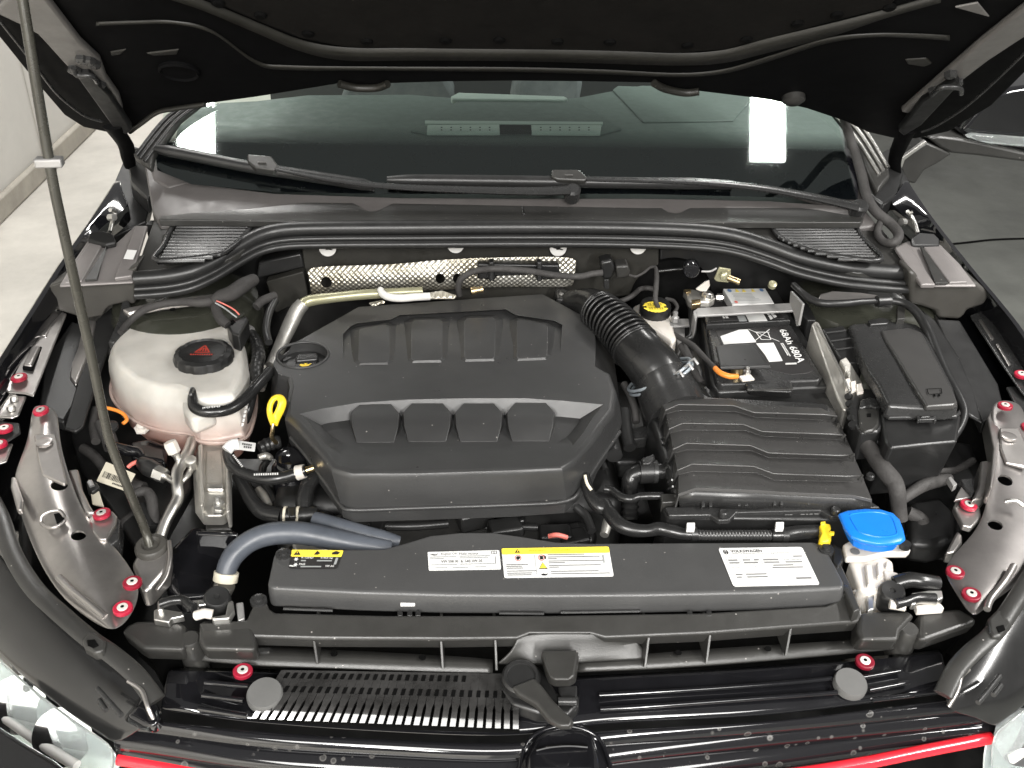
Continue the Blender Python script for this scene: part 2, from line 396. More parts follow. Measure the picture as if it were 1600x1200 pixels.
nt.links.new(mth(nt, 'MULTIPLY', mth(nt, 'SUBTRACT', 1.0, f), .5), b.inputs['Coat Weight'])
# windscreen: clear sheet with a plain Fresnel reflection
m = bpy.data.materials.new('windscreen'); m.use_nodes = True; MAT['windscreen'] = m; nt = m.node_tree
nt.nodes.remove(nt.nodes['Principled BSDF'])
tr = nt.nodes.new('ShaderNodeBsdfTransparent'); tr.inputs[0].default_value = (.80, .90, .85, 1)
gl = nt.nodes.new('ShaderNodeBsdfGlossy'); gl.inputs['Roughness'].default_value = .03; gl.inputs[0].default_value = (.9, 1, .96, 1)
fr = nt.nodes.new('ShaderNodeFresnel'); fr.inputs[0].default_value = 1.55
ms = nt.nodes.new('ShaderNodeMixShader'); nt.links.new(mth(nt, 'MULTIPLY', fr.outputs[0], 1.7), ms.inputs[0])
nt.links.new(tr.outputs[0], ms.inputs[1]); nt.links.new(gl.outputs[0], ms.inputs[2])
nt.links.new(ms.outputs[0], nt.nodes['Material Output'].inputs[0])
# ---------------------------------------------------------------- the place: floor and side wall
V = Vector
def quad(name, a, b_, c, d_, mat, kind=None, parent=None):
    o = mesh(name, [a, b_, c, d_], [[0, 1, 2, 3]], mat, parent, smooth=False)
    if kind: tag(o, kind=kind)
    return o
fl = quad('floor', V((-2.1, -5, 0)), V((9, -5, 0)), V((9, 16, 0)), V((-2.1, 16, 0)), 'floor_grey', 'structure')
quad('lit_floor', V((-2.1, -5, .004)), V((-.1, -5, .004)), V((-.1, 16, .004)), V((-2.1, 16, .004)), 'floor_pale', 'structure')  # paler strip: stronger light on the left floor put into its colour
tube('floor_joint', '1470,383,0.002 1510,379,0.002 1560,374,0.002 1640,372,0.002', 1, 'hollow', fl, m=.008, flat=.3)
mk('skirt', (.36, .335, .29), .7, bump=.3, bscale=50, var=.2, nscale=12)
wl = tag(slab('wall', [V((-2.03, -5, 0.0)), V((-2.03, 16, 0.0)), V((-2.03, 16, 3.2)), V((-2.03, -5, 3.2))], (-.15, 0, 0), 'wall_paint', bevel=0), kind='structure',
         label='white painted side wall of the garage left of the car', cat='wall')
slab('skirting', [V((-2.028, -5, 0.006)), V((-2.028, 16, 0.006)), V((-2.028, 16, .10)), V((-2.028, -5, .10))], (.03, 0, 0), 'skirt', wl, bevel=.008)
# joints of the wall's blocks
for i in range(9):
    yy = 2.6+i*.62
    slab('block_joint', [V((-2.0285, yy, .10)), V((-2.0285, yy+.008, .10)), V((-2.0285, yy+.008, 1.6)), V((-2.0285, yy, 1.6))], (.001, 0, 0), 'floor_pale', wl, bevel=0)
# ---------------------------------------------------------------- fenders
def fender(side, ridge, inner, label):
    t = thing('front_fender', label, 'fender', (side*.84, 1.2, .4), 'front fenders')
    R = PS(ridge); I = PS(inner); rows = []
    R = crom(R, 4); I = crom(I, 4)
    n = len(R); s = side
    cols = []
    for i in range(n):
        r = R[i]; q = I[i]
        cols.append([q+V((0, 0, -.03)), q, q.lerp(r, .55)+V((0, 0, .002)), r+V((-s*.004, 0, -.001)), r+V((s*.004, 0, -.001)), r+V((s*.010, 0, -.007)), r+V((s*.017, 0, -.030)), r+V((s*.022, 0, -.13)), r+V((s*.022, 0, -.5))])
    grid('panel', cols, 'paint', t, solid=.002, sub=0)
    return t
fL = fender(-1, '184,282,.992 178,292,.99 150,335,.973 100,407,.945 60,470,.918 0,565,.888 -70,680,.86 -130,790,.83', '200,318,.978 190,330,.97 150,365,.955 118,418,.93 75,490,.895 22,580,.868 -35,700,.845 -90,810,.82', 'glossy black front fender on the windscreen-washer-free left side of the picture')
fL['label'] = 'glossy black front fender beside the white coolant tank'
fR = fender(1, '1416,282,.998 1427,300,.99 1460,347,.973 1522,425,.945 1560,470,.925 1600,522,.905 1660,620,.875 1730,760,.83', '1392,312,.98 1400,325,.97 1440,360,.955 1478,400,.935 1535,465,.90 1585,545,.872 1640,650,.85 1700,780,.82', 'glossy black front fender beside the black fuse box')
# bolts: a red washer ring with a pale torx head
mk('bolt_white', (.62, .60, .56), .35, metal=.3, var=.2)
def vary(name, lo, hi):              # each copy a little lighter or darker
    nt = MAT[name].node_tree; b = nt.nodes['Principled BSDF']; src = b.inputs['Base Color'].links[0].from_socket
    oi = nt.nodes.new('ShaderNodeObjectInfo'); r = nt.nodes.new('ShaderNodeMapRange'); r.inputs[3].default_value = lo; r.inputs[4].default_value = hi
    nt.links.new(oi.outputs['Random'], r.inputs[0]); x = nt.nodes.new('ShaderNodeMix'); x.data_type = 'RGBA'; x.blend_type = 'MULTIPLY'; x.inputs[0].default_value = 1
    nt.links.new(src, x.inputs[6]); nt.links.new(r.outputs[0], x.inputs[7]); nt.links.new(x.outputs[2], b.inputs['Base Color'])
vary('red', .55, 1.25); vary('bolt_white', .55, 1.1)
def bolt_meshes():
    w = lathe('w', [(.0132, 0), (.0135, .001), (.0133, .007), (.0120, .0082), (.0072, .0078)], (0, 0, 0), (0, 0, 1), 'red', n=24)
    h = lathe('h', [(.0074, .006), (.0074, .0092), (.0066, .0100), (.0026, .0100), (.0022, .0088), (.0010, .0088)], (0, 0, 0), (0, 0, 1), ['bolt_white', 'hollow'], n=24, mi=[0, 0, 0, 1, 1])
    out = (w.data, h.data, w.location.copy(), h.location.copy())
    bpy.data.objects.remove(w); bpy.data.objects.remove(h); return out
BW, BH, BWL, BHL = bolt_meshes()
def bolt(parent, u, v, z, tilt=(0, 0), k=1.0):
    p = P(u, v, z)
    o = bpy.data.objects.new('bolt', BW); COL.objects.link(o); o.parent = parent
    o.rotation_euler = (tilt[0]+random.uniform(-.10, .10), tilt[1]+random.uniform(-.10, .10), 0); o.scale = (k*.84, k*.84, k*.62)
    o.location = p-wloc(parent)+V((0, 0, BWL.z))
    h = bpy.data.objects.new('bolt_head', BH); COL.objects.link(h); h.parent = o
    h.location = BHL-BWL; h.rotation_euler = (0, 0, random.random()*3)
    return o
# fender flange plates
def plate(name, parent, s, z0, d=.004, mat='bracket', bev=.002): return slab(name, PS(s, z0), (0, 0, -d), mat, parent, bevel=bev)
plate('flange', fL, '72,484,.878 104,489,.878 62,594,.862 52,618,.858 38,614,.858 12,612,.858 5,606,.86 20,590,.865', None, mat='bracket')
for s in ('71,498 88,501 73,532 54,529', '50,541 66,541 50,576 34,574'):
    q = PS(s, .872); c = sum(q, V())/4
    slab('emboss_frame', q, (0, 0, -.006), 'hollow', fL, bevel=.002)
    slab('emboss', [c+(p-c)*.86+V((0, 0, .0035)) for p in q], (0, 0, -.008), 'bracket', fL, bevel=.003, seg=3)
plate('flange', fL, '14,617 41,618 29,648 18,652 -6,650', .853)
for u, v in ((23, 625), (18, 640)): lathe('stud', [(.006, 0), (.006, .003), (.004, .006)], P(u, v, .854), (0, 0, 1), 'silver', fL, n=16)
plate('flange', fL, '-10,656 30,660 32,676 10,690 -15,700', .846, mat='plastic')
plate('flange', fL, '-20,695 20,692 10,720 -20,730', .838, mat='bracket')
plate('flange', fR, '1516,492,.880 1546,480,.880 1572,530,.868 1618,598,.857 1622,640,.85 1596,612,.857 1560,560,.865', None, mat='plastic_satin')
for s in ('1529,499,.878 1533,498,.878 1554,529,.871 1550,531,.871', '1556,537,.871 1560,536,.871 1580,569,.865 1576,571,.865'):
    slab('slot_rim', PS(s, None, dz=.0015), (0, 0, -.003), 'bracket', fR, bevel=.001)
plate('flange', fR, '1572,604 1640,600 1650,660 1600,660', .848, mat='plastic')
bolt(fL, 31, 594, .865); bolt(fL, 8, 674, .848); bolt(fL, -1, 698, .840)
bolt(fR, 1595, 589, .862); bolt(fR, 1606, 672, .848)
# metal ledges between fender and cowl
def ledge(t, pl, ribs, z):
    slab('ledge', PS(pl, z), (0, 0, -.005), 'ledge', t, bevel=.003)
    for s, zz, mt in ribs: slab('ledge_rib', PS(s, zz), (0, 0, -.008), mt, t, bevel=.002)
ledge(fL, '138,374,.968 182,379,.968 211,352,.978 231,352,.978 222,374,.970 213,400,.962 208,440,.945 92,446,.942 112,412,.955', [
    ('140,378,.971 160,381,.971 128,438,.947 100,441,.947 118,410,.958', None, 'ledge'),
    ('212,353,.982 230,353,.982 206,430,.953 178,434,.953', None, 'ledge')], None)
slab('ramp', PS('166,383,.972 168,384,.966 152,436,.948 132,437,.951'), (0, 0, -.004), 'plastic_grey', fL, bevel=.001)
slab('white_label', PS('199,390,.9735 214,391,.9735 208,405,.968 193,404,.968'), (0, 0, -.0006), 'paper', fL, bevel=0)
slab('hinge_cover', PS('139,363,.985 160,360,.985 176,364,.985 182,378,.975 165,381,.975 136,375,.975'), (0, 0, -.01), 'plastic_dark', fL, bevel=.003)
ledge(fR, '1398,386,.972 1418,376,.974 1470,382,.968 1500,412,.957 1526,446,.944 1446,446,.944 1418,410,.960', [
    ('1399,386,.976 1417,379,.976 1462,444,.950 1440,444,.950', None, 'ledge'),
    ('1443,385,.971 1468,384,.971 1512,440,.949 1484,441,.949', None, 'ledge')], None)
slab('ramp', PS('1438,385,.974 1442,385,.974 1482,442,.949 1462,442,.951'), (0, 0, -.004), 'plastic_grey', fR, bevel=.001)
slab('hinge_cover', PS('1424,371,.985 1436,363,.985 1460,364,.985 1468,374,.975 1468,383,.972 1428,384,.972'), (0, 0, -.01), 'plastic_dark', fR, bevel=.003)
# dark hinge wells with the hinge arms of the bonnet
def well(t, s, z):
    slab('hinge_well', PS(s, z), (0, 0, -.02), 'plastic_dark', t, bevel=.002)
well(fL, '150,345,.935 172,300,.955 190,258,.98 202,226,1.0 222,232,1.0 240,266,.97 240,300,.95 228,345,.94 180,368,.92 145,368,.92', None)
well(fR, '1358,296,.965 1376,262,.985 1404,254,.985 1430,300,.955 1452,340,.935 1470,374,.92 1425,380,.92 1385,335,.94', None)
tube('hinge_arm', '172,328,1.00 180,332,.99 176,345,.98 172,362,.97', 3, 'silver', fL)
lathe('hinge_pin', [(.006, 0), (.006, .012)], P(171, 340, .985), (1, -.5, .3), 'silver', fL, n=14)
tube('hinge_arm', '1418,330,1.00 1424,338,.99 1430,350,.98 1434,364,.97', 3, 'silver', fR)
lathe('hinge_pin', [(.006, 0), (.006, .012)], P(1414, 347, .985), (-1, -.5, .3), 'silver', fR, n=14)
tube('hinge_hook', '1416,329,1.0 1419,334,.995 1426,331,1.0', 2, 'silver', fR)
slab('pillar_foot', PS('1352,252,1.01 1386,236,1.03 1404,240,1.02 1412,270,1.0 1404,302,.985 1380,318,.985 1356,300,1.0'), (0, 0, -.03), 'plastic', fR, bevel=.004)
slab('pillar_foot', PS('196,232,1.02 216,230,1.03 240,250,1.01 246,292,.995 230,312,.985 204,286,.985'), (0, 0, -.03), 'plastic', fL, bevel=.004)
# rubber end caps of the cowl seal
eL = tag(prismY('seal_end_cap', '70,456 78,446 92,441 118,437 188,434 197,426 200,421 214,417 211,434 211,474 204,476 199,472 172,478 165,484 160,494 132,498 72,479', 1.425, .05, 'rubber_grey', bevel=.017, seg=6), 'soft grey rubber cap closing the cowl seal by the coolant tank side fender', 'seal cap', 'rubber seal end caps')
eR = tag(prismY('seal_end_cap', '1420,423 1431,426 1436,434 1446,441 1480,439 1508,440 1528,442 1543,455 1545,465 1538,477 1512,485 1508,492 1500,500 1466,498 1463,487 1440,479 1422,475', 1.415, .05, 'rubber_grey', bevel=.017, seg=6), 'soft grey rubber cap closing the cowl seal by the fuse box side fender', 'seal cap', 'rubber seal end caps')
# ---------------------------------------------------------------- open bonnet
A38 = math.radians(38)
HP = V((0, 1.60, 1.165)); HN = V((0, -math.sin(A38), -math.cos(A38))); HT = V((0, -math.cos(A38), math.sin(A38)))
def PH(u, v, lift=0): return PN(u, v, HP+HN*lift, HN)
def HS(s, lift=0): return [PH(t[0], t[1], lift) for t in T(s)]
hood = thing('bonnet', 'opened black bonnet propped up over the engine bay', 'bonnet', (0, 1.6, 1.15))
edge = HS('0,60 50,122 100,180 130,199 168,207 203,206 222,192 245,176 272,170 320,163 400,152 500,136 530,131 548,136 565,138 590,137 606,131 700,128 800,127 920,128 1022,130 1040,139 1070,145 1092,143 1125,147 1200,156 1260,170 1320,190 1355,207 1395,216 1430,217 1482,206 1550,165 1600,115')
fr = [HP+V((.68, 0, 0))+HT*.98, HP+V((.45, 0, 0))+HT*1.04, HP+HT*1.06, HP+V((-.45, 0, 0))+HT*1.04, HP+V((-.68, 0, 0))+HT*.98]
slab('inner_panel', edge+fr, HN*-.018, 'hood_paint', hood, bevel=.003, seg=3)
# insulation felt sunk between the pressed ribs
slab('felt', HS('300,-60 330,2 400,32 470,60 540,74 700,77 900,79 1060,83 1130,78 1210,58 1300,34 1390,12 1440,-60', .003), HN*-.004, 'hood_felt', hood, bevel=.002)
for u, v in ((341, 5), (407, 24), (481, 53), (573, 65), (696, 64), (780, 63), (871, 65), (953, 66), (1074, 71), (1166, 62), (1246, 37), (1308, 23), (1390, 12)):
    lathe('clip', [(.0085, -.002), (.0085, .001), (.006, .003)], PH(u, v, .004), HN, 'hollow', hood, n=14)
def hrib(name, s, wpx, lift, flatf, mat='hood_paint'):
    pa = crom(HS(s, lift), 6)
    return sweep(name, pa, pxm(pa[0], wpx), mat, hood, ns=14)
mk('hood_rib', (.012, .0115, .0095), .45, var=.2)  # paler than hood_paint: light reflected by the ribs put into the colour
mk('hood_strip', (.105, .10, .095), .42, coat=.3, var=.15)  # black paint in truth; its bright reflection is put into this grey
def band(name, up, lo, lu, ll, mat):
    return grid(name, [crom(HS(up, lu), 6), crom(HS(lo, ll), 6)], mat, hood, solid=.0012, sub=0, offset=0)
band('pressed_rib', '200,-32 300,-6 400,34 470,62 540,74 650,75 800,76 950,79 1060,83 1130,78 1200,60 1300,36 1385,14 1470,-10', '200,-18 300,10 400,51 470,80 540,94 650,94 800,95 950,99 1060,102 1130,98 1200,82 1300,56 1385,28 1470,4', .002, .009, 'hood_rib')
band('pressed_rib', '150,34 210,32 270,32 330,46 400,94 450,102 600,104 800,105 950,109 1060,114 1130,108 1200,88 1290,60 1360,52 1420,52 1484,55', '150,40 210,38 275,38 335,54 400,100 450,109 600,110 800,112 950,116 1060,120 1130,115 1200,96 1290,68 1360,58 1420,59 1484,63', .002, .005, 'hood_rib')
for s in ('20,-12 72,-2 126,68 156,96 166,124 186,152 192,172 186,182 160,152 118,118 100,100 58,54 28,38 -10,20', '1612,5 1532,68 1470,122 1408,176 1430,180 1466,150 1500,130 1546,95 1612,52'):
    slab('side_channel', HS(s, .012), HN*-.012, 'hood_strip', hood, bevel=.004, seg=3)
for s in ('118,118 140,118 172,150 206,203 198,211 180,204', '1500,132 1494,124 1440,160 1404,206 1412,213 1440,196'):
    slab('hinge_bracket', HS(s, .022), HN*-.014, 'plastic_dark', hood, bevel=.003)
for u, v in ((128, 92), (139, 94), (147, 99), (116, 108), (155, 131), (1485, 115), (1460, 140), (1495, 128)):
    lathe('bolt', [(.010, -.002), (.010, .004), (.006, .007)], PH(u, v, .014), HN, 'plastic_satin', hood, n=6)
tube('bracket_rod', [(0, 0)], 1, 'plastic', hood) if False else sweep('bracket_rod', crom([PH(115, 106, .03), PH(120, 117, .035), PH(143, 119, .035), PH(152, 128, .03)], 5), .004, 'plastic_satin', hood)
sweep('bracket_rod', crom([PH(1456, 148, .03), PH(1468, 138, .035), PH(1480, 136, .035), PH(1500, 138, .035), PH(1502, 146, .03)], 5), .004, 'plastic_satin', hood)
# edge gaskets
sweep('edge_seal', crom(HS('-10,20 50,96 85,142 110,165 135,182 160,190', .012), 6), .0022, 'plastic_satin', hood)
sweep('edge_seal', crom(HS('1612,72 1560,122 1520,158 1490,180 1460,198 1440,206', .012), 6), .0022, 'plastic_satin', hood)
sweep('rear_lip', crom(HS('203,206 222,192 245,176 272,170 320,163', .004), 6), .004, 'hood_rib', hood)
lathe('drain_plug', [(.030, 0), (.030, .004), (.027, .007), (.024, .004), (.004, .002)], PH(280, 109, 0), HN, 'hood_paint', hood, n=30)
lathe('cable_clip', [(.018, 0), (.018, .008), (.010, .014)], PH(1240, 150, 0), HN, 'plastic_grey', hood, n=20)
for s, w in (('530,131 548,136 565,138 590,137 606,131', 0), ('1022,130 1040,139 1070,145 1092,143', 0)):
    sweep('rubber_stop', crom(HS(s, .006), 5), .006, 'hood_rib', hood)
slab('inner_facet', HS('1492,12 1528,5 1546,27', .013), HN*-.003, 'hood_strip', hood, bevel=.001)
for s in ('172,82 198,78 188,86 174,88', '228,84 280,78 276,86 240,88', '1414,94 1448,92 1456,100 1444,105 1418,101'):
    slab('pressed_step', HS(s, .002), HN*-.004, 'hood_rib', hood, bevel=.002)
# hinge arms down to the body
for s in ('176,198,1.13 196,226,1.07 200,246,1.03 204,262,1.00', '1416,205,1.13 1404,232,1.07 1398,252,1.03 1400,276,.99'):
    pa = crom(PS(s), 6); sweep('hinge_arm', pa, [.016-.006*i/len(pa) for i in range(len(pa))], 'hood_paint', hood, ns=10, flat=.35)
hb = tag(tube('bonnet_cable', '1226,147,1.20 1262,152,1.19 1296,158,1.175 1313,170,1.165 1322,196,1.12 1334,232,1.08 1346,272,1.045 1354,306,1.02 1368,330,1.005 1392,350,.99 1404,366,.985 1398,378,.98 1382,378,.975 1371,364,.98 1376,346,.99', [5, 5, 6, 7, 7, 7, 8, 8, 8, 8, 8, 7, 6, 6, 5], 'cloth_tape', n=6), 'cloth wrapped cable hanging from the bonnet to the cowl near the right hinge', 'cable')
# ---------------------------------------------------------------- prop rod
rd = thing('prop_rod', 'dark bonnet prop rod with grey clip rising from its rubber grommet', 'prop rod', P(238, 856, .80))
top = PY(35, 0, 1.05); c1 = PY(77, 253, 1.02); d = (top-c1).normalized()
kk = (HP-top).dot(HN)/d.dot(HN)
rp = [P(237, 862, .79), P(226, 826, .815), PY(205, 775, .958), PY(176, 702, .965), PY(164, 660, .972), PY(140, 545, .985), PY(100, 365, 1.005), c1, top, top+d*kk]
sweep('rod', crom(rp, 6), .0056, 'steel_rod' if 'steel_rod' in MAT else 'plastic_satin', rd, ns=14)
mk('rod_paint', (.050, .048, .040), .28, metal=.3, var=.2); rd.children[0].data.materials.clear(); rd.children[0].data.materials.append(MAT['rod_paint'])
box('rod_clip', c1, .028, .014, .010, 'steel_grey', rd, rz=.1, bevel=.002)
lathe('grommet', [(.021, -.006), (.021, .002), (.018, .006), (.012, .007), (.009, .003)], P(237, 855, .795), (0, -.1, 1), 'rubber_grey', rd, n=28)
# ---------------------------------------------------------------- windscreen, dashboard
A30 = math.radians(30)
GP = V((0, 1.64, 1.03)); GN = V((0, -math.sin(A30), math.cos(A30)))
def PG(u, v, lift=0): return PN(u, v, GP+GN*lift, GN)
def GS(s, lift=0): return [PG(t[0], t[1], lift) for t in T(s)]
ws = thing('windscreen', 'greenish windscreen with two bright ceiling lamp reflections', 'windscreen', (0, 1.64, 1.0))
gb = '1340,312 1200,308 1000,303 800,303 600,303 430,300 300,288 246,266'
gtop = [V((-.60, 1.64+.9*math.cos(A30), 1.03+.9*math.sin(A30))), V((.60, 1.64+.9*math.cos(A30), 1.03+.9*math.sin(A30)))]
mesh('glass', GS(gb)+[PG(240, 236)]+gtop+[PG(1344, 258)], [list(range(11+0))], 'windscreen', ws, smooth=False)
mk('frit', (.004, .004, .006), .3, noise=.2)
_m = MAT['frit']; _nt = _m.node_tree; _b = _nt.nodes['Principled BSDF']      # printed border fades out in dots towards the clear glass
_g = _nt.nodes.new('ShaderNodeNewGeometry'); _s = _nt.nodes.new('ShaderNodeSeparateXYZ'); _nt.links.new(_g.outputs['Position'], _s.inputs[0])
_r = _nt.nodes.new('ShaderNodeMapRange'); _r.inputs[1].default_value = GP.y+.072; _r.inputs[2].default_value = GP.y+.112; _r.inputs[3].default_value = 1; _r.inputs[4].default_value = 0
_nt.links.new(_s.outputs[1], _r.inputs[0]); _nt.links.new(_r.outputs[0], _b.inputs['Alpha'])
mesh('black_border', GS(gb, -.002)+GS('242,230 270,196 420,196 600,198 800,200 1000,200 1200,198 1330,196 1342,250', -.002), [list(range(17))], 'frit', ws, smooth=False)
for s, ss in (('206,240 222,226 262,176 300,150 322,150 280,184 240,240 236,262', 1), ('1392,275 1388,252 1342,186 1300,150 1286,150 1330,205 1356,268 1372,300', -1)):
    slab('pillar_trim', GS(s, .012), GN*-.02, 'plastic_grey', ws, bevel=.006, seg=3)
for s in ('212,243 262,182 318,150', '218,247 268,186 326,150', '226,252 276,188 332,152'):
    sweep('pillar_bead', crom(GS(s, .014), 5), .0035, 'plastic_satin', ws)
for s in ('1388,262 1346,196 1300,160', '1380,266 1338,200 1292,160', '1374,272 1330,206 1284,160'):
    sweep('pillar_bead', crom(GS(s, .014), 5), .0035, 'silver', ws)
da = thing('dashboard', 'veiled dashboard top seen through the windscreen', 'dashboard', (0, 2.1, .9))
zd = 1.005
slab('dash_top', PS('262,262 1326,290 1322,215 1306,150 1210,136 1000,132 905,150 880,153 705,151 640,146 480,147 400,156 318,160 276,196', zd), (0, 0, -.10), 'dash', da, bevel=.012, seg=4)
slab('centre_panel', PS('640,203 668,186 716,157 730,156 900,158 912,163 972,200 940,208 668,208', zd+.006), (0, 0, -.006), 'dash', da, bevel=.003)
slab('passenger_panel', PS('957,140 965,134 1190,140 1152,180 1146,188 1005,190', zd+.004), (0, 0, -.004), 'dash', da, bevel=.003)
slab('instrument_hood', PS('704,150 716,144 800,147 882,150 888,153 880,156 706,154', zd+.012), (0, 0, -.02), 'dash_pale', da, bevel=.004)
slab('vent_bezel', PS('664,188 942,190 942,194 664,193', zd+.011), (0, 0, -.008), 'dash_pale', da, bevel=.001)
for s in ('668,195 780,194 781,206 667,206', '830,195 940,195 938,207 831,206'):
    slab('vent_plate', PS(s, zd+.010), (0, 0, -.008), 'dash_pale', da, bevel=.001)
slab('vent_gap', PS('781,194 830,195 831,206 781,206', zd+.009), (0, 0, -.006), 'hollow', da, bevel=.001)
vv, ff = [], []
for b0 in (690, 845):
    for i in range(6):
        for j in range(2):
            q = PS([(b0+i*15-1.3, 199+j*4-.8), (b0+i*15+1.3, 199+j*4-.8), (b0+i*15+1.3, 199+j*4+.8), (b0+i*15-1.3, 199+j*4+.8)], zd+.0112)
            ff.append([len(vv)+k for k in range(4)]); vv += q
mesh('vent_holes', vv, ff, 'ink', da, smooth=False)
for nm, s, y0 in (('front_seat', '420,170 600,120 600,100 420,100', 2.75), ('front_seat', '600,148 705,148 705,100 590,100', 2.7), ('front_seat', '820,150 900,150 900,100 820,100', 2.7)):
    pass
st = tag(prismY('car_seat', '530,158 545,128 560,110 650,108 690,112 712,150 700,170 540,170', 2.75, .12, 'seat', bevel=.02), 'grey ribbed driver seat back behind the windscreen, on the left', 'seat', 'front seats')
st = tag(prismY('car_seat', '800,160 806,124 830,108 890,108 912,124 905,165 800,170', 2.75, .12, 'seat', bevel=.02), 'grey ribbed seat back behind the windscreen, right of the centre', 'seat', 'front seats')
tag(slab('cabin', [V((-.7, 3.1, .5)), V((.7, 3.1, .5)), V((.7, 3.1, 1.6)), V((-.7, 3.1, 1.6))], (0, .05, 0), 'plastic_dark', bevel=0), kind='structure')
# ---------------------------------------------------------------- wipers
def wiper(label, blade, conn, arm, pivot):
    w = thing('wiper', label, 'wiper', PG(*pivot), 'windscreen wipers')
    pa = crom(GS(blade, .014), 6); n = len(pa)
    sweep('blade', pa, [.0105*(.6+.4*min(1, i/3, (n-1-i)/3)) for i in range(n)], 'rubber', w, ns=10)
    pb = [p-GN*.011 for p in pa]
    sweep('blade_lip', pb, .0025, 'plastic_dark', w, ns=6)
    slab('connector', GS(conn, .030), GN*-.014, 'plastic_grey', w, bevel=.003)
    c = sum(GS(conn, .0306), V())/len(T(conn))
    slab('connector_button', [c+V((a*.007, 0, 0))+HT*-.004*b_ for a, b_ in ((-1, -1), (1, -1), (1, 1), (-1, 1))], GN*-.002, 'steel_grey', w, bevel=.0008)
    pa = crom(GS(arm, .026), 6); n = len(pa)
    sweep('arm', pa, [.006+.010*(i/(n-1)) for i in range(n)], 'plastic_satin', w, ns=10, flat=.45)
    lathe('pivot_cap', [(.014, -.02), (.014, .004), (.010, .008)], PG(pivot[0], pivot[1], .02), GN, 'plastic_satin', w, n=22)
    return w
wiper('black wiper with its blade slanting down from the left pillar', '243,232 300,243 396,262 470,273 540,284 584,291', '386,240 424,243 436,260 428,266 398,262 386,252', '432,264 520,281 620,292 740,297 840,299 888,297', (895, 298))
wiper('black wiper with its long blade lying level across the windscreen middle', '605,281 700,282 862,284 1000,286 1146,288', '862,264 904,264 918,276 916,282 872,280 862,276', '916,280 1035,283 1110,286 1190,294 1270,308 1340,324', (1344, 323))
# ---------------------------------------------------------------- cowl
cw = thing('cowl', 'grey black plastic cowl tray below the windscreen', 'cowl', (0, 1.6, .9))
rear = PS('226,258,1.02 300,286,1.012 430,302,1.008 620,308,1.006 800,309,1.006 1000,309,1.006 1200,313,1.004 1350,324,1.0 1372,352,.985 1340,356,.98 1000,352,.98 820,352,.98 500,352,.98 250,352,.98 238,330,.985')
slab('tray', rear, (0, 0, -.02), 'mauve', cw, bevel=.003)
slab('corner_wing', PS('1234,298,1.012 1290,283,1.022 1346,268,1.034 1358,300,1.02 1354,332,1.0 1300,318,1.004'), (0, 0, -.014), 'mauve', cw, bevel=.004)
slab('corner_wing', PS('232,250,1.03 246,240,1.035 262,262,1.025 300,284,1.014 262,292,1.008 240,282,1.01'), (0, 0, -.014), 'mauve', cw, bevel=.004)
slab('front_strip', PS('248,343 250,338 300,332 390,326 470,317 522,309 534,309 548,314 570,328 578,330 590,329 628,310 640,309 800,311 900,311 1008,310 1018,314 1044,331 1056,333 1066,331 1100,311 1112,310 1200,318 1280,328 1350,340 1345,347 1000,347 820,347 600,346', .998), (0, 0, -.012), 'plastic_grey', cw, bevel=.0015)
box('strip_joint', P(818, 329, .9985), .004, .034, .003, 'plastic', cw, rz=0, bevel=.001)
for s in ('240,345,.975 330,346,.98 400,347,.982 452,352,.984 410,366,.978 372,396,.968 340,412,.96 285,428,.952 222,430,.95 214,418,.955 228,378,.968', '1150,350,.984 1200,350,.982 1345,348,.98 1372,350,.978 1404,388,.965 1426,424,.952 1340,426,.952 1285,414,.958 1230,396,.967 1190,378,.974'):
    slab('side_panel', PS(s), (0, 0, -.012), 'plastic_grey', cw, bevel=.002)
slab('emblem_boss', PS('1154,366 1176,362 1185,368 1180,374 1166,374', .982), (0, 0, -.004), 'silver', cw, bevel=.001)
sweep('clip_arc', crom(PS('405,362,.984 414,367,.982 424,366,.982 430,360,.984'), 4), .002, 'steel_grey', cw)
def vent(label_side, fpoly, lf, rf, v0, v1, n, z):
    f = PS(fpoly, z); c = sum(f, V())/len(f)
    b_ = slab('vent', [p+V((0, 0, .001)) for p in f], (0, 0, -.003), 'hollow', cw, bevel=0)
    sweep('vent_frame', crom([p+V((0, 0, .006)) for p in f], 5, True)+[f[0]+V((0, 0, .006))], .0045, 'plastic_satin', b_, ns=8, cap=False)
    for i in range(n):
        v = v0+(v1-v0)*i/(n-1)
        a, e = lf(v), rf(v)
        ps_ = [P(a+(e-a)*k/4, v+.5*math.sin(k*1.5), z+.006) for k in range(5)]
        sweep('slat', ps_, .0030, 'plastic_satin', b_, ns=6)
        for k in range(1, 13):       # small teeth between the slats
            pass
    return b_
def lin(pts):
    def f(v):
        for (a, x0), (b_, x1) in zip(pts, pts[1:]):
            if v <= b_: return x0+(x1-x0)*(v-a)/(b_-a)
        return pts[-1][1]
    return f
vent('L', '279,352 330,350 384,349 394,353 390,364 376,380 356,396 334,404 246,412 256,390', lin([(350, 279), (412, 247)]), lin([(350, 388), (365, 386), (382, 370), (398, 346), (412, 310)]), 355, 408, 12, .976)
vent('R', '1203,356 1216,352 1300,355 1332,357 1346,376 1376,410 1320,407 1268,396 1236,384 1216,374', lin([(350, 1204), (372, 1216), (384, 1240), (396, 1272), (410, 1330)]), lin([(350, 1328), (372, 1344), (410, 1374)]), 358, 405, 12, .976)
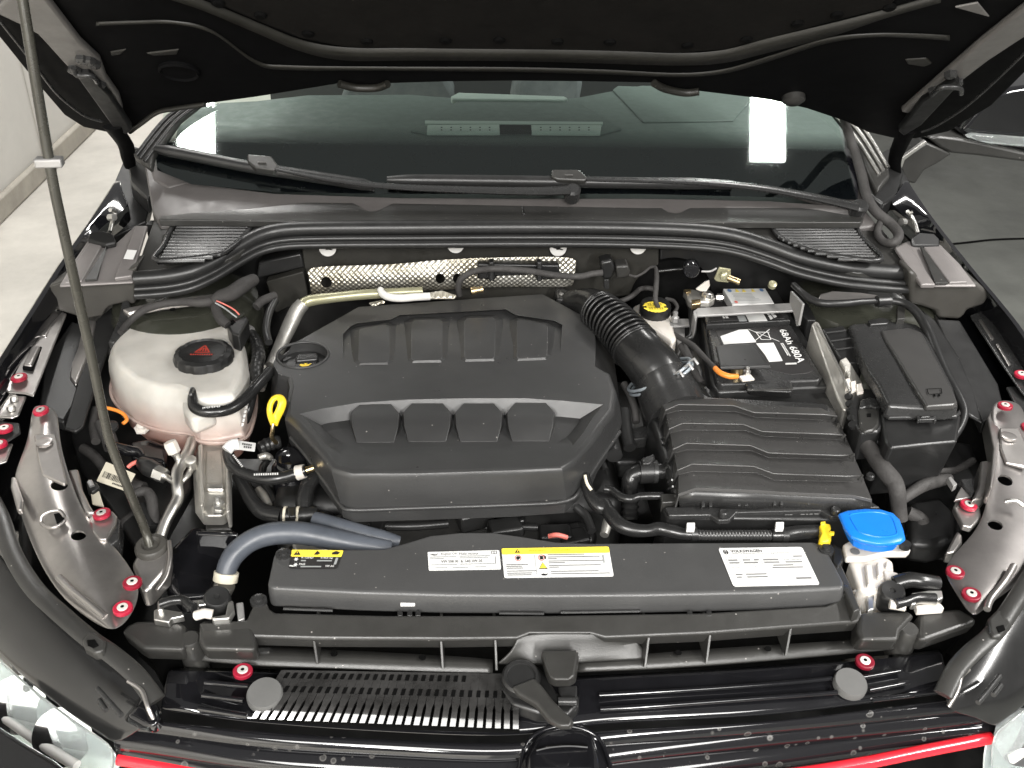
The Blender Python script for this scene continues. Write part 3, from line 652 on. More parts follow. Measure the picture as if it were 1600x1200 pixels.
# rubber seal: three beads
sl = thing('cowl_seal', 'triple beaded black rubber seal along the front edge of the cowl', 'seal', (0, 1.5, .9))
SP = '211,436,.945 262,432,.947 300,424,.952 336,408,.960 372,386,.970 404,369,.979 440,360,.984 500,357,.986 650,356,.987 820,355,.988 960,356,.987 1080,360,.985 1146,368,.981 1200,384,.973 1250,402,.963 1310,416,.955 1370,424,.949 1421,427,.946'
for k, (dv, dz, r) in enumerate(((0, 0, .0130), (16, -.012, .0055), (26, -.020, .0065))):
    pa = crom([P(t[0], t[1]+dv, t[2]+dz) for t in T(SP)], 6)
    sweep('bead', pa, r, 'rubber', sl, ns=12)
lowp = [P(t[0], t[1]+34, t[2]-.03) for t in T(SP)]
grid('seal_skirt', [crom([P(t[0], t[1]+6, t[2]-.012) for t in T(SP)], 4), crom([P(t[0], t[1]+29, t[2]-.026) for t in T(SP)], 4)], 'rubber', sl, solid=.003, sub=0)
# ---------------------------------------------------------------- firewall and what hangs on it
fwl = tag(slab('firewall', [V((-.66, 1.60, .45)), V((.66, 1.60, .45)), V((.66, 1.60, .96)), V((-.66, 1.60, .96))], (0, .02, 0), 'plastic_dark', bevel=0), kind='structure')
mk('bulkhead_mat', (.016, .015, .012), .6, bump=.3, bscale=120, var=.3)
slab('insulation_mat', PS('470,380 1030,376 1030,460 900,470 480,470', Y=1.56), (0, .02, 0), 'bulkhead_mat', fwl, bevel=.004)
slab('insulation_mat', PS('1030,380 1420,420 1420,470 1030,500', Y=1.57), (0, .02, 0), 'plastic_dark', fwl, bevel=.004)
for i, (u, v, lab) in enumerate(((512, 389, 'leftmost white slotted clip'), (712, 384, 'small white clip half hidden by the seal'), (872, 389, 'white clip above the right end of the foil shield'), (997, 386, 'white clip right of the foil shield'))):
    p = PY(u, v-2, 1.553)
    c = lathe('fixing_clip', [(.0150, 0), (.0150, .002), (.013, .003), (.003, .0035)], p, (0, -1, .25), 'white', None, n=26)
    tag(c, lab+' under the cowl seal', 'clip', 'white clips below the cowl seal')
    for k in range(3):
        a = k*math.pi/3+.3
        box('slot', p+V((0, -.0042, 0)), .018, .0012, .0022, 'ink', c, bevel=0, tilt=(.25, a))
hs = thing('heat_shield', 'silver embossed foil heat shield behind the engine cover', 'heat shield', PY(690, 460, 1.52))
def shield_y(u): return 1.52-.012*math.sin((u-480)/420*3.1)
top = T('478,417 520,415 560,414 600,413 640,410 680,406 720,404 780,402 840,401 904,401'); bot = T('487,468 524,464 560,460 600,457 640,456 680,455 720,452 780,449 840,449 898,451')
rows = []
for w in (0, .25, .5, .75, 1):
    rows.append([PY(a[0]*(1-w)+b_[0]*w, a[1]*(1-w)+b_[1]*w, shield_y(a[0])-.010*math.sin(w*3.1)*(1 if a[0] < 690 else .2)+(.0 if w < .9 else .012)) for a, b_ in zip(top, bot)])
sh = grid('foil_sheet', rows, 'foil', hs, solid=.0016, sub=2)
cs_ = [lathe('c', [(pxm(PY(u, v, 1.51), r), -.06), (pxm(PY(u, v, 1.51), r), .06)], PY(u, v, 1.51), ray(u, v), 'hollow', n=24) for u, v, r in ((510, 441, 8.5), (688, 435, 7.5), (715, 435, 7.5))]
cut(sh, cs_)
for u, v in ((582, 473), (690, 459)):
    pass
tag(slab('foil_collar', PS('662,458,.898 690,453,.902 714,461,.90 710,465,.897 668,465,.897'), (0, 0, -.004), 'foil', bevel=.004), 'crumpled foil collar peeking out behind the engine cover', 'foil')
tag(slab('foil_collar', PS('576,472,.89 598,468,.893 602,471,.89 582,477,.887'), (0, 0, -.004), 'foil', bevel=.004), 'small foil scrap left of the white sleeve behind the engine cover', 'foil')
pp = thing('coolant_pipe', 'bent metal pipe rising along the left rear of the engine cover', 'pipe', P(430, 550, .84))
tube('lower_run', '423,572,.83 436,545,.84 452,510,.862 464,486,.88 474,474,.89', [9, 10, 12, 12, 11], 'pipe_dull', pp, ns=18)
tube('upper_run', '470,478,.888 484,470,.893 520,465,.90 570,460,.905 620,457,.905 660,455,.905', [9, 9, 8, 8, 7, 7], 'pipe_olive', pp, ns=18)
tag(tube('sleeve', '594,452,.915 598,459,.912 608,464,.91 626,466,.91 650,464,.912 672,463,.912', [5, 6, 6, 6, 6, 6], 'sleeve_white', ns=14), 'short bent tube in white braided sleeve behind the engine cover', 'tube')
lathe('hose_fitting', [(.006, 0), (.007, .004), (.005, .012), (.006, .02)], P(736, 455, .905), (1, .2, .1), 'brass', None, n=16)
tag(bpy.context.scene.collection.objects['hose_fitting'], 'small brass hose fitting below the foil shield', 'fitting')
hn = thing('wiring_clip_rail', 'black cable holder with clipped wires on the foil shield', 'cable holder', PY(800, 430, 1.49))
slab('holder', PS('746,412 874,414 876,436 838,438 836,430 776,432 774,438 746,436', Y=1.495), (0, .02, 0), 'plastic_dark', hn, bevel=.003)
for u in (768, 843): slab('strap', PS([(u-4, 410), (u+4, 410), (u+4, 440), (u-4, 440)], Y=1.485), (0, .016, 0), 'plastic', hn, bevel=.002)
sweep('cable', crom([PY(a, b_, 1.482) for a, b_ in ((718, 462), (716, 448), (722, 434), (744, 423), (780, 420), (830, 424), (868, 430), (905, 432), (925, 428), (942, 426))], 6), .0055, 'cloth_tape', hn)
sn = thing('pressure_sensor', 'black sensor block and plug on the dark firewall', 'sensor', PY(950, 440, 1.49))
slab('sensor_body', PS('938,410 956,406 962,420 956,436 942,437', Y=1.49), (0, .03, 0), 'plastic', sn, bevel=.004)
slab('bracket', PS('944,437 952,437 952,452 944,452', Y=1.49), (0, .01, 0), 'plastic_satin', sn, bevel=.001)
slab('plug', PS('962,416 982,415 985,424 984,433 964,436', Y=1.485), (0, .03, 0), 'plastic_grey', sn, bevel=.003)
tag(tube('wire_loom', '984,430,.93 994,432,.93 1006,426,.93 1016,418,.935 1024,418,.93 1026,432,.92 1025,450,.91 1024,468,.90 1028,480,.885', [2, 2, 2, 2, 3, 4, 4, 4, 4], 'cloth_tape'), 'thin taped wire dropping from the firewall plug behind the yellow-topped cap', 'wire')
bs = thing('brake_booster', 'large black brake booster drum with a vacuum valve on the firewall', 'brake booster', PY(1000, 450, 1.53))
lathe('drum', [(.060, 0), (.075, -.01), (.08, -.03)], PY(1050, 470, 1.545), (0, -1, .1), 'hollow', bs, n=40)
pv = PY(1080, 420, 1.47)
lathe('valve_cap', [(.012, .012), (.0135, .010), (.0145, .004), (.0145, -.01), (.012, -.018)], pv, (-.2, -1, .1), 'gloss', bs, n=24)
sweep('vacuum_line', crom([PY(1028, 424, 1.5), PY(1055, 421, 1.495), PY(1070, 420, 1.49)], 4), .003, 'hose', bs)
tag(sweep('brake_line', crom([PY(1096, 424, 1.47), PY(1110, 424, 1.47), PY(1120, 419, 1.47)], 4), .0018, 'steel_grey'), 'thin metal line right of the booster valve', 'line')
bb = thing('line_bracket', 'small olive metal bracket holding a brass brake line fitting', 'bracket', PY(1130, 435, 1.46))
slab('plate', PS('1124,418 1142,421 1142,430 1138,442 1120,440 1116,436', Y=1.46), (0, .004, 0), 'pipe_olive', bb, bevel=.001)
lathe('nut', [(.007, 0), (.007, .008), (.004, .010)], PY(1130, 430, 1.457), (0, -1, .2), 'pipe_olive', bb, n=6)
sweep('fitting', [PY(1138, 434, 1.45), PY(1156, 441, 1.44)], .0055, 'brass', bb)
# ---------------------------------------------------------------- the dark tub of the bay
def loft(name, loops, mat, parent=None, bevel=0, sub=0, caps=True, **k):
    n = len(loops[0]); vs_ = [p for l in loops for p in l]; fs = []
    for i in range(len(loops)-1):
        for j in range(n): fs.append([i*n+j, i*n+(j+1) % n, (i+1)*n+(j+1) % n, (i+1)*n+j])
    if caps: fs += [list(range(n)), [(len(loops)-1)*n+j for j in range(n)]]
    return mesh(name, vs_, fs, mat, parent, bevel=bevel, sub=sub, **k)
tubm = tag(mesh('bay_floor', [V((-.80, .62, .42)), V((.80, .62, .42)), V((.80, 1.7, .42)), V((-.80, 1.7, .42))], [[0, 1, 2, 3]], 'plastic_dark', smooth=False), kind='structure')
for s in (-1, 1):
    slab('inner_wing', [V((s*.70, .75, .42)), V((s*.70, 1.65, .42)), V((s*.75, 1.65, .86)), V((s*.75, 1.3, .82)), V((s*.72, 1.1, .79)), V((s*.62, .80, .72))], (s*.012, 0, 0), 'plastic_dark', tubm, bevel=.004)
eng = thing('engine_block', 'dark engine under the black cover, mostly hidden', 'engine', (-.13, 1.25, .45))
box('block', (-.13, 1.26, .63), .50, .42, .30, 'plastic_dark', eng, bevel=.02)
box('gearbox', (.25, 1.22, .56), .28, .34, .22, 'plastic_dark', eng, bevel=.03)
for i in range(14):
    x = random.uniform(-.36, .1); y = random.uniform(1.0, 1.06)
    box('rib', (x, y, random.uniform(.70, .78)), random.uniform(.02, .06), .03, random.uniform(.02, .05), 'plastic', eng, rz=random.uniform(-.3, .3), bevel=.004)
# ---------------------------------------------------------------- engine cover
ec = thing('engine_cover', 'large matt black engine cover with eight cylinder shaped pads', 'engine cover', P(690, 640, .80))
ZT = .872
topl = PS('560,479 700,469 848,459 930,503 932,545 931,572 955,582 965,610 962,640 925,690 900,718 880,731 800,735 650,740 548,740 518,731 500,708 465,668 444,648 452,625 457,605 452,590 433,584 425,568 432,552 462,534', ZT)
riml = PS('556,520 700,512 852,502 957,548 964,592 967,620 970,640 972,660 968,675 935,722 910,760 885,783 800,789 650,794 552,797 533,790 514,762 478,712 455,684 448,672 446,650 444,635 430,625 423,612 430,596 460,580', .817)
cc = sum(riml, V())/len(riml)
skl = [cc+(p-cc)*.992+V((0, 0, -.022)) for p in riml]
topc = sum(topl, V())/len(topl)
def ring(ins, dz):
    out = []
    for i, p in enumerate(topl):
        e_ = V((topc.x-p.x, topc.y-p.y, 0)).normalized()
        out.append(p+e_*(ins if 6 <= i <= 18 else min(ins, .0015))+V((0, 0, dz)))
    return out
body = loft('shell', [ring(.0105, 0), ring(.006, -.0007), ring(.003, -.0022), ring(.001, -.0052), ring(0, -.0095), riml, skl], 'cover', ec, bevel=.0008, seg=2)
cuts = [lathe('c', [(.0365, -.05), (.0385, .02)], P(473, 555, ZT), (0, 0, 1), 'cover', n=48)]
cuts.append(frus('c', PS('534,520 546,508 556,503 610,497 624,490 790,481 806,490 868,499 881,505 878,552 872,559 864,564 548,574 535,566', ZT+.012), [P(a, b_, ZT-.0085 if b_ < 530 else ZT+.0012) for a, b_ in T('537,524 548,512 558,507 611,501 625,494 790,485 806,494 866,503 877,509 875,556 870,562 863,567 549,577 538,570')], 'cover', bevel=0))
cuts.append(frus('c', PS('466,646 500,638 560,628 640,623 730,621 820,621 880,625 944,631 926,654 914,674 896,696 874,711 700,714 552,716 534,711 510,696 490,672 478,654', ZT+.001),
                 PS('502,664 512,661 562,654 642,650 730,648 820,649 876,651 906,654 904,660 898,668 886,682 866,694 700,698 556,700 543,696 524,685 510,674 504,668', ZT-.021), 'cover', bevel=0))
cut(body, cuts)
for outer, inner in (
    ('546,514 556,510 607,502 620,508 620,566 608,573 558,574 546,566', '561,516 566,513 600,507 608,510 608,562 604,566 564,567 560,563'),
    ('631,502 645,496 690,495 703,502 703,564 692,570 642,571 631,564', '643,504 648,500 686,499 691,503 691,558 688,562 646,563 643,560'),
    ('714,500 727,493 773,492 786,499 785,561 774,568 725,569 714,563', '726,502 730,497 769,496 774,500 773,556 771,560 728,561 726,558'),
    ('796,500 810,495 855,503 868,512 867,558 855,566 806,568 796,562', '808,502 813,499 850,506 856,510 855,553 852,558 810,560 808,557')):
    mv = sum(t_[1] for t_ in T(outer))/8
    frus('upper_pad', [P(a, b_, ZT+.0035) for a, b_ in T(inner)], [P(a, b_, ZT-.0085 if b_ < mv else ZT-.003) for a, b_ in T(outer)], 'cover', ec, bevel=.0005, sharp=14)
for u0, u1, vt in ((551, 622, 644), (632, 703, 643), (713, 783, 643), (794, 864, 642)):
    w = u1-u0
    u0 -= 4; u1 += 4
    T4 = PS([(u0+2, vt+2), (u0+7, vt-4), (u0+15, vt-13), (u1-15, vt-13), (u1-7, vt-4), (u1-2, vt+2), (u1-3, vt+7), (u0+3, vt+7)], ZT-.003)
    M4 = PS([(u0, vt+6), (u0+4, vt+2), (u0+12, vt-4), (u1-12, vt-4), (u1-4, vt+2), (u1, vt+6), (u1-4, vt+24), (u0+4, vt+24)], ZT-.0085)
    B4 = PS([(u0, vt+22), (u0+4, vt+16), (u0+12, vt+8), (u1-12, vt+8), (u1-4, vt+16), (u1, vt+22), (u1-10, vt+48), (u0+10, vt+48)], ZT-.0212)
    loft('lower_pad', [T4, M4, B4], 'cover', ec, bevel=.001, seg=2, sharp=20)
lip = [riml[i]+V((0, -.001, .001)) for i in (8, 9, 10, 11, 12, 13, 14, 15, 16, 17, 18)]
sweep('rim_bead', crom(lip, 4), .0030, 'cover', ec, ns=8)
slab('bulge_lip', PS('454,586 457,592 459,604 456,622 452,628 448,626 452,606 449,594', ZT+.001), (0, 0, -.05), 'plastic_grey', ec, bevel=.001)
oh = P(473, 555, ZT); sweep('filler_rim', [oh+V((.0392*math.cos(a*math.pi/24), .0392*math.sin(a*math.pi/24), .0006)) for a in range(49)], .0022, 'cover', ec, ns=8, cap=False)
oc = thing('oil_filler_cap', 'recessed black oil filler cap with a small yellow oil can symbol', 'cap', P(478, 575, .80))
lathe('cap_disc', [(.038, -.02), (.038, 0), (.034, .004), (.01, .005)], P(476, 561, .853), (0, 0, 1), 'plastic', oc, n=32)
slab('grip', PS('460,558 464,553 494,550 497,554 496,560 462,563', .866), (0, 0, -.018), 'plastic_satin', oc, bevel=.003)
oq = PS('467,575 487,574 487,567 468,568', .8635)
slab('symbol_plate', PS('460,576 494,574 495,566 461,568', .8630), (0, 0, -.008), 'plastic_satin', oc, bevel=.001)
flat('oil_can_symbol', oq, [[(.05, .45), (.25, .15), (.75, .15), (.8, .4), (1, .75), (.95, .8), (.72, .6), (.35, .62), (.2, .75), (.05, .7)], R4(.45, .66, .58, .8), R4(.35, .8, .68, .88)], 'yellow', oc)
dp = thing('oil_dipstick', 'yellow dipstick loop standing at the left of the engine cover', 'dipstick', P(428, 690, .80))
pa = crom([P(u, v, z) for u, v, z in ((427, 662, .865), (422, 648, .872), (422, 634, .882), (428, 623, .89), (437, 621, .892), (441, 628, .889), (438, 640, .880), (432, 652, .87), (428, 662, .865))], 5)
sweep('loop', pa, .0042, 'yellow', dp, ns=10, flat=1.6)
tube('stem', '427,660,.865 426,672,.855 425,684,.84 432,692,.825', 3.2, 'brass', dp)
# ---------------------------------------------------------------- intake hose, clamp, air filter box
ih = thing('intake_hose', 'ribbed black intake hose curving from engine cover to air filter box', 'hose', P(985, 540, .82))
tube('mouth', '884,478,.852 900,476,.862 922,478,.872 938,486,.878', [20, 24, 28, 31], 'hose', ih, ns=32)
bel = tube('bellows', '934,485,.886 956,502,.888 976,522,.884 994,544,.876', [28, 30, 33, 35], 'hollow', ih, ns=32)  # near-black core puts the shade between the rings into its colour
bp3 = crom(PS('936,486,.886 956,502,.888 976,522,.884 992,542,.877'), 12)
for i in range(13):
    f = i/12*(len(bp3)-1); j = min(int(f), len(bp3)-2); c_ = bp3[j].lerp(bp3[j+1], f-j); ax_ = (bp3[j+1]-bp3[j]).normalized()
    a1 = ax_.cross(V((0, 0, 1))).normalized(); a2 = a1.cross(ax_); rr_ = pxm(c_, 31+7*i/12)
    sweep('ring', [c_+a1*(rr_*math.cos(a*math.pi/20))+a2*(rr_*math.sin(a*math.pi/20)) for a in range(41)], .0024, 'hose', bel, ns=8, cap=False)
tube('elbow', '990,540,.878 1006,557,.872 1021,574,.861 1032,591,.848 1038,606,.836', [37, 39, 41, 42, 42], 'hose', ih, ns=36)
tube('mouth_ring', '882,480,.850 886,477,.852', [24, 24], 'steel_grey', ih, ns=32)
mk('clamp_steel', (.45, .50, .54), .35, metal=.6)
hc = thing('hose_clamp', 'silver spring clamp round the end of the intake hose', 'clamp', P(1040, 590, .82))
ca = P(1031, 588, .851); ax = (P(1038, 606, .836)-P(1024, 578, .862)).normalized()
e1 = ax.cross(V((0, 0, 1))).normalized(); e2 = e1.cross(ax)
R0 = pxm(ca, 53)
for off in (-.003, .004):
    ring = [ca+ax*off+e1*(R0*math.cos(a*math.pi/24))+e2*(R0*math.sin(a*math.pi/24)) for a in range(49)]
    sweep('band', ring, .0026, 'clamp_steel', hc, ns=8, cap=False)
for k in (60, 84, 108):
    a = math.radians(k); p = ca+e1*(R0*math.cos(a))+e2*(R0*math.sin(a))
    sweep('ear', [p-ax*.004, p+e2*.010-ax*.006, p+e2*.012+ax*.004], .0022, 'steel_grey', hc, ns=6)
ab = thing('air_filter_box', 'black air filter box with five stepped louvre ridges on top', 'air filter box', P(1190, 730, .72))
def Z4(s): return [(a/4+1000, b_/4+600) for a, b_ in T(s)]
rowsrc = [('128,112 215,86 560,95 690,100 1130,125 1212,155', .868), ('157,165 240,128 580,134 712,178 1150,192 1230,202', .876), ('163,187 245,165 600,172 722,208 1155,226 1243,238', .866),
          ('180,283 265,245 645,252 762,297 1195,314 1284,322', .872), ('188,306 270,287 660,292 772,326 1205,346 1297,356', .862),
          ('205,408 290,370 690,384 802,430 1245,448 1338,444', .868), ('213,432 296,412 695,416 806,460 1262,471 1352,484', .858),
          ('232,540 325,500 712,515 832,560 1292,578 1392,574', .864), ('240,566 330,546 730,555 842,601 1312,611 1407,618', .854),
          ('240,686 350,648 742,664 862,673 1332,694 1450,722', .856)]
rows = []
for i, (s, z) in enumerate(rowsrc):
    px = Z4(s); zz = [z-.008, z, z, z-.006, z-.006, z-.014] if i % 2 else [z-.0135, z-.0055, z-.0055, z-.0115, z-.0115, z-.0195]
    rows.append([P(a, b_, q) for (a, b_), q in zip(px, zz)])
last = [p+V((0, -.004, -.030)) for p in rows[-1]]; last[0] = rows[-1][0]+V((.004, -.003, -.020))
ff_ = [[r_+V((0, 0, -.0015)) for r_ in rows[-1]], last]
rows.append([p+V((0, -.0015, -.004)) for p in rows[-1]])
grid('front_face', ff_, 'plastic_satin', ab, solid=.002, sub=0)  # darker plastic than the lid puts the front's shade into its colour
rows = [[r[0]+V((-.006, 0, -.05))]+r+[r[-1]+V((.006, 0, -.045))] for r in rows]
grid('lid', rows, 'airbox', ab, solid=.003, sub=0, bevel=.0012, seg=2)
for s, z in rowsrc[1:9:2]:
    px = Z4(s); zz = [z-.0075, z+.0005, z+.0005, z-.0055, z-.0055, z-.0135]
    sweep('ridge_edge', [P(a, b_, q) for (a, b_), q in zip(px, zz)], .0013, 'airbox', ab, ns=8)
rim = PS(Z4('155,768 392,764 860,752 1448,735 1500,770 1240,785 1246,826 1200,828 1128,788 606,802 562,848 492,850 440,816 182,820'), .826)
slab('rim', rim, (0, 0, -.008), 'plastic_satin', ab, bevel=.0015)
slab('lower_box', [p+V((0, .004, -.006)) for p in PS(Z4('140,762 1500,742 1540,790 1240,840 606,830 180,830'), .826)]+[], (0, .03, -.11), 'plastic', ab, bevel=.004)
box('inner_box', (.30, 1.10, .77), .26, .19, .13, 'plastic', ab, bevel=.01)
for u in (393, 440, 617, 664, 840, 884, 1054, 1100, 1266, 1312):
    a = P(u/4+1000, (662-(u-393)*-.05)/4+600, .842); b_ = P(u/4+1000, (775-(u-393)*.02)/4+600, .830)
    slab('stiffener', [a+V((-.0022, .004, .002)), a+V((.0022, .004, .002)), b_+V((.0022, -.001, .003)), b_+V((-.0022, -.001, .003))], (0, .004, -.008), 'plastic_satin', ab, bevel=.0008)
for s in ('520,808', '1222,790', '1440,575'):
    a, b_ = Z4(s)[0]; p = P(a, b_, .832)
    sc_ = lathe('screw', [(.006, -.004), (.006, .002), (.0045, .0035), (.002, .0025)], p, (0, 0, 1), 'plastic_satin', ab, n=16)
for s in ('108,232 128,218', '118,270 136,255', '128,350 148,335', '135,385 152,372', '150,490 175,470', '160,525 180,510', '172,615 200,600', '178,655 205,640'):
    (a, b_), (c_, d_) = Z4(s); sweep('side_rib', [P(a, b_, .83), P(c_, d_, .84)], .0016, 'plastic_satin', ab, ns=6)
for s in ('1202,222 1227,198', '1257,340 1281,316', '1310,462 1336,436', '1364,597 1391,570'):
    (a, b_), (c_, d_) = Z4(s); sweep('edge_rib', [P(a, b_, .861), P(c_, d_, .861)], .0016, 'plastic_grey', ab, ns=6)
tube('duct', '1033,592,.847 1040,608,.840 1050,630,.832 1062,655,.824', [43, 46, 50, 52], 'plastic_satin', ab, ns=36)
slab('back_shelf', PS('1085,605 1110,618 1290,628 1300,635 1300,645 1090,640', .862), (0, 0, -.05), 'plastic_satin', ab, bevel=.006)
pq = PS('1226,812 1282,806 1282,801 1226,806', .812)
tq = PS(Z4('905,856 1122,850 1122,800 905,806'), .81)
tq = [PY(a, b_, rim[8].y-.004) for a, b_ in Z4('905,862 1122,856 1122,800 905,806')]
flat('moulded_print', tq, [R4(x, y, x+w, y+.10) for y in (.80, .48, .14) for x, w in ((0, .05), (.07, .04), (.13, .08), (.45, .12), (.6, .07), (.7, .10), (.84, .13))], 'ink_grey', ab)
# ---------------------------------------------------------------- front coolant pipe with clips
fp = thing('coolant_line', 'black coolant pipe running along the front of the air filter box', 'pipe', P(1090, 835, .78))
tube('elbow', '914,742,.83 916,756,.825 924,778,.818 936,792,.812 948,796,.81', [8, 9, 10, 11, 10], 'hose', fp, ns=16)
tube('branch', '944,640,.80 952,680,.80 960,712,.80', [12, 13, 13], 'rubber', fp)
tube('run', '944,786,.812 954,804,.81 968,820,.808 990,828,.806 1012,829,.806 1030,826,.806 1050,830,.806 1068,834,.806 1090,835,.806', [10, 12, 12, 11, 10, 11, 11, 10, 9], 'hose', fp, ns=18)
tube('sleeve', '1064,834,.806 1100,836,.806 1150,836,.806 1205,836,.806', 9, 'plastic_satin', fp, ns=16, ribs=(.0042, .12))
tube('tail', '1205,836,.806 1228,835,.806 1250,832,.806 1284,830,.806', [10, 12, 12, 11], 'hose', fp, ns=16)
for u, v in ((1079, 821), (1218, 820)): slab('white_clip', PS([(u-6, v-5), (u+7, v-5), (u+7, v+4), (u-6, v+4)], .822), (0, 0, -.008), 'paper', fp, bevel=.001)
for u, v in ((1083, 834), (1225, 836)): tube('saddle', [(u-4, v, .806), (u+5, v, .806)], 11.5, 'plastic', fp, ns=16)
tube('gold_print', '914,743,.8385 917,755,.8335 924,766,.828', 3, 'paper_cream', fp, m=.0022)
sweep('vent_pipe', crom(PS('944,764,.82 956,766,.82 970,776,.82 985,780,.82 1000,776,.82 1014,775,.822 1036,775,.822'), 5), .0055, 'hose', fp)
slab('pipe_block', PS('1032,771 1058,770 1061,783 1034,785', .828), (0, 0, -.018), 'plastic_grey', fp, bevel=.002)
el = thing('crankcase_elbow', 'black breather elbow with collar and bellows left of the air filter box', 'breather', P(990, 790, .75))
tube('elbow', '984,776,.78 984,756,.805 988,744,.815 1000,738,.82 1016,737,.82 1046,736,.82', [13, 13, 14, 14, 14, 13], 'hose', el, ns=22)
tube('collar', '998,738,.82 1020,737,.82', [18, 18], 'plastic', el, ns=22)
tube('collar_band', '1020,737,.82 1026,737,.82', [19, 19], 'plastic_satin', el, ns=22)
slab('collar_latch', PS('1002,716 1022,708 1024,716 1016,724 1004,724', .84), (0, 0, -.01), 'plastic', el, bevel=.002)
tube('bellows', '984,772,.775 984,790,.765 984,812,.75', [13, 14, 14], 'rubber', el, ns=20, ribs=(.0065, .2))
tube('hose_drop', '975,642,.82 978,668,.81 984,700,.80', [10, 10, 10], 'rubber', el)
# ---------------------------------------------------------------- brake fluid reservoir
br = thing('brake_fluid_reservoir', 'cream brake fluid reservoir with black cap and yellow warning print', 'reservoir', P(1030, 530, .80))
slab('tank', PS('988,478 1000,472 1048,476 1050,500 1058,528 1050,534 1040,526 1000,500', .862), (0, 0, -.06), 'washer_white', br, bevel=.006, seg=3)
p = P(1024, 480, .876)
cp = lathe('cap', [(.0255, -.014), (.0265, -.012), (.0265, .004), (.0245, .008), (.008, .009)], p, (0, 0, 1), 'plastic', br, n=40, lump=lambda t: 1+.018*math.cos(t*40*math.pi))
cq = [P(1024, 480, .8852)+V((a*.0215, b_*.0215, 0)) for a, b_ in ((-1, -1), (1, -1), (1, 1), (-1, 1))]
blob = [(.5+.48*math.cos(t*math.pi/20)*(1+.06*math.cos(t*2)), .5+.46*math.sin(t*math.pi/20)*(1+.06*math.cos(t*3))) for t in range(40)]
flat('yellow_print', cq, [[pt for pt in blob if pt[1] >= .54], [pt for pt in blob if pt[1] <= .46], R4(.15, .44, .85, .56)], 'yellow_print', cp, lift=.0006)
flat('black_print', cq, [R4(x, y, x+.06, y+.05) for y in (.28, .38, .62, .72) for x in (.22, .31, .42, .52, .63, .72)], 'ink', cp, lift=.0012)
tag(tube('wire_loom', '960,474,.87 985,464,.88 1000,452,.885 1012,450,.885 1022,452,.885', 4, 'cloth_tape'), 'taped wire arching over the ribbed intake hose', 'wire')
tag(tube('wire_loom', '1040,467,.875 1052,470,.875 1058,480,.87 1052,490,.865', 3, 'cloth_tape'), 'short black wire hooked beside the brake fluid cap', 'wire')
# ---------------------------------------------------------------- battery
bt = thing('battery', 'black car battery with 68Ah 680A print and white labels', 'battery', P(1190, 540, .68))
slab('case', PS('1088,462 1214,452 1300,594 1294,604 1122,612 1112,600', .858), (0, 0, -.17), 'plastic', bt, bevel=.004)
ZB = .8685
slab('front_lid', PS('1106,514 1236,507 1286,588 1280,594 1128,600 1120,596', ZB), (0, 0, -.014), 'plastic_satin', bt, bevel=.003)
slab('middle_lid', PS('1099,489 1226,483 1236,500 1104,507', ZB), (0, 0, -.012), 'plastic_satin', bt, bevel=.002)
slab('label_panel', PS('1118,516 1228,510 1272,578 1262,583 1236,585 1205,578 1136,560', ZB+.0008), (0, 0, -.002), 'ink', bt, bevel=.0005)
slab('label_panel', PS('1107,491 1220,486 1226,497 1112,502', ZB+.0008), (0, 0, -.002), 'ink', bt, bevel=.0005)
def Z5(s): k = 1600/360; return [(a/k+960, b_/k+360) for a, b_ in T(s)]
def bq(s, z=ZB+.001): return [P(a, b_, z) for a, b_ in Z5(s)]
slab('warning_label', bq('820,515 1110,505 1048,402 755,405', .874), (0, 0, -.02), 'paper', bt, bevel=.001)
wq = bq('820,515 1110,505 1048,402 755,405', .8745)
flat('hazard_icons', wq, [[(x, .76), (x+.10, .76), (x+.05, .96)] for x in (.24, .40, .62)], 'yellow_print', bt, lift=.0006)
flat('hazard_rings', wq, [[(x+.05*math.cos(a), .86+.10*math.sin(a)) for a in (0, .8, 1.6, 2.4, 3.2, 4, 4.8, 5.6)] for x in (.12, .88)], 'ink_blue', bt, lift=.0006)
flat('small_print', wq, [R4(.12+.02*(i % 2), .62-.085*i, .55+.3*random.random(), .645-.085*i) for i in range(6)], 'ink_pale', bt, lift=.0006)
flat('red_mark', wq, [[(.12+.04*math.cos(a), .14+.08*math.sin(a)) for a in (0, .8, 1.6, 2.4, 3.2, 4, 4.8, 5.6)]], 'ink_red', bt, lift=.0006)
slab('white_label', bq('865,690 925,687 985,775 910,780 760,790 735,735', ZB+.0012), (0, 0, -.001), 'paper', bt, bevel=0)
slab('white_label', bq('985,785 1105,780 1168,905 1075,912 1045,862', ZB+.0012), (0, 0, -.001), 'paper', bt, bevel=0)
slab('white_label', bq('905,575 1030,570 1062,625 935,630', ZB+.0012), (0, 0, -.001), 'paper', bt, bevel=0)
slab('code_label', bq('850,592 905,590 920,625 868,628', ZB+.0012), (0, 0, -.001), 'ink_pale', bt, bevel=0)
xq = bq('960,775 1145,775 1085,690 930,690')
def seg(q, a, b_, w):
    dx, dy = b_[0]-a[0], b_[1]-a[1]; l = math.hypot(dx, dy); nx, ny = -dy/l*w, dx/l*w
    return [(a[0]+nx, a[1]+ny), (a[0]-nx, a[1]-ny), (b_[0]-nx, b_[1]-ny), (b_[0]+nx, b_[1]+ny)]
flat('crossed_bin_symbol', xq, [seg(xq, (0, 1), (1, 0), .014), seg(xq, (0.05, 0), (.95, 1), .014), seg(xq, (.22, .75), (.85, .75), .02), seg(xq, (.28, .72), (.36, .15), .015), seg(xq, (.78, .72), (.72, .15), .015), seg(xq, (.36, .15), (.72, .15), .015)], 'paper', bt, lift=.0012)
nq = bq('1142,695 1272,925 1330,918 1188,688')
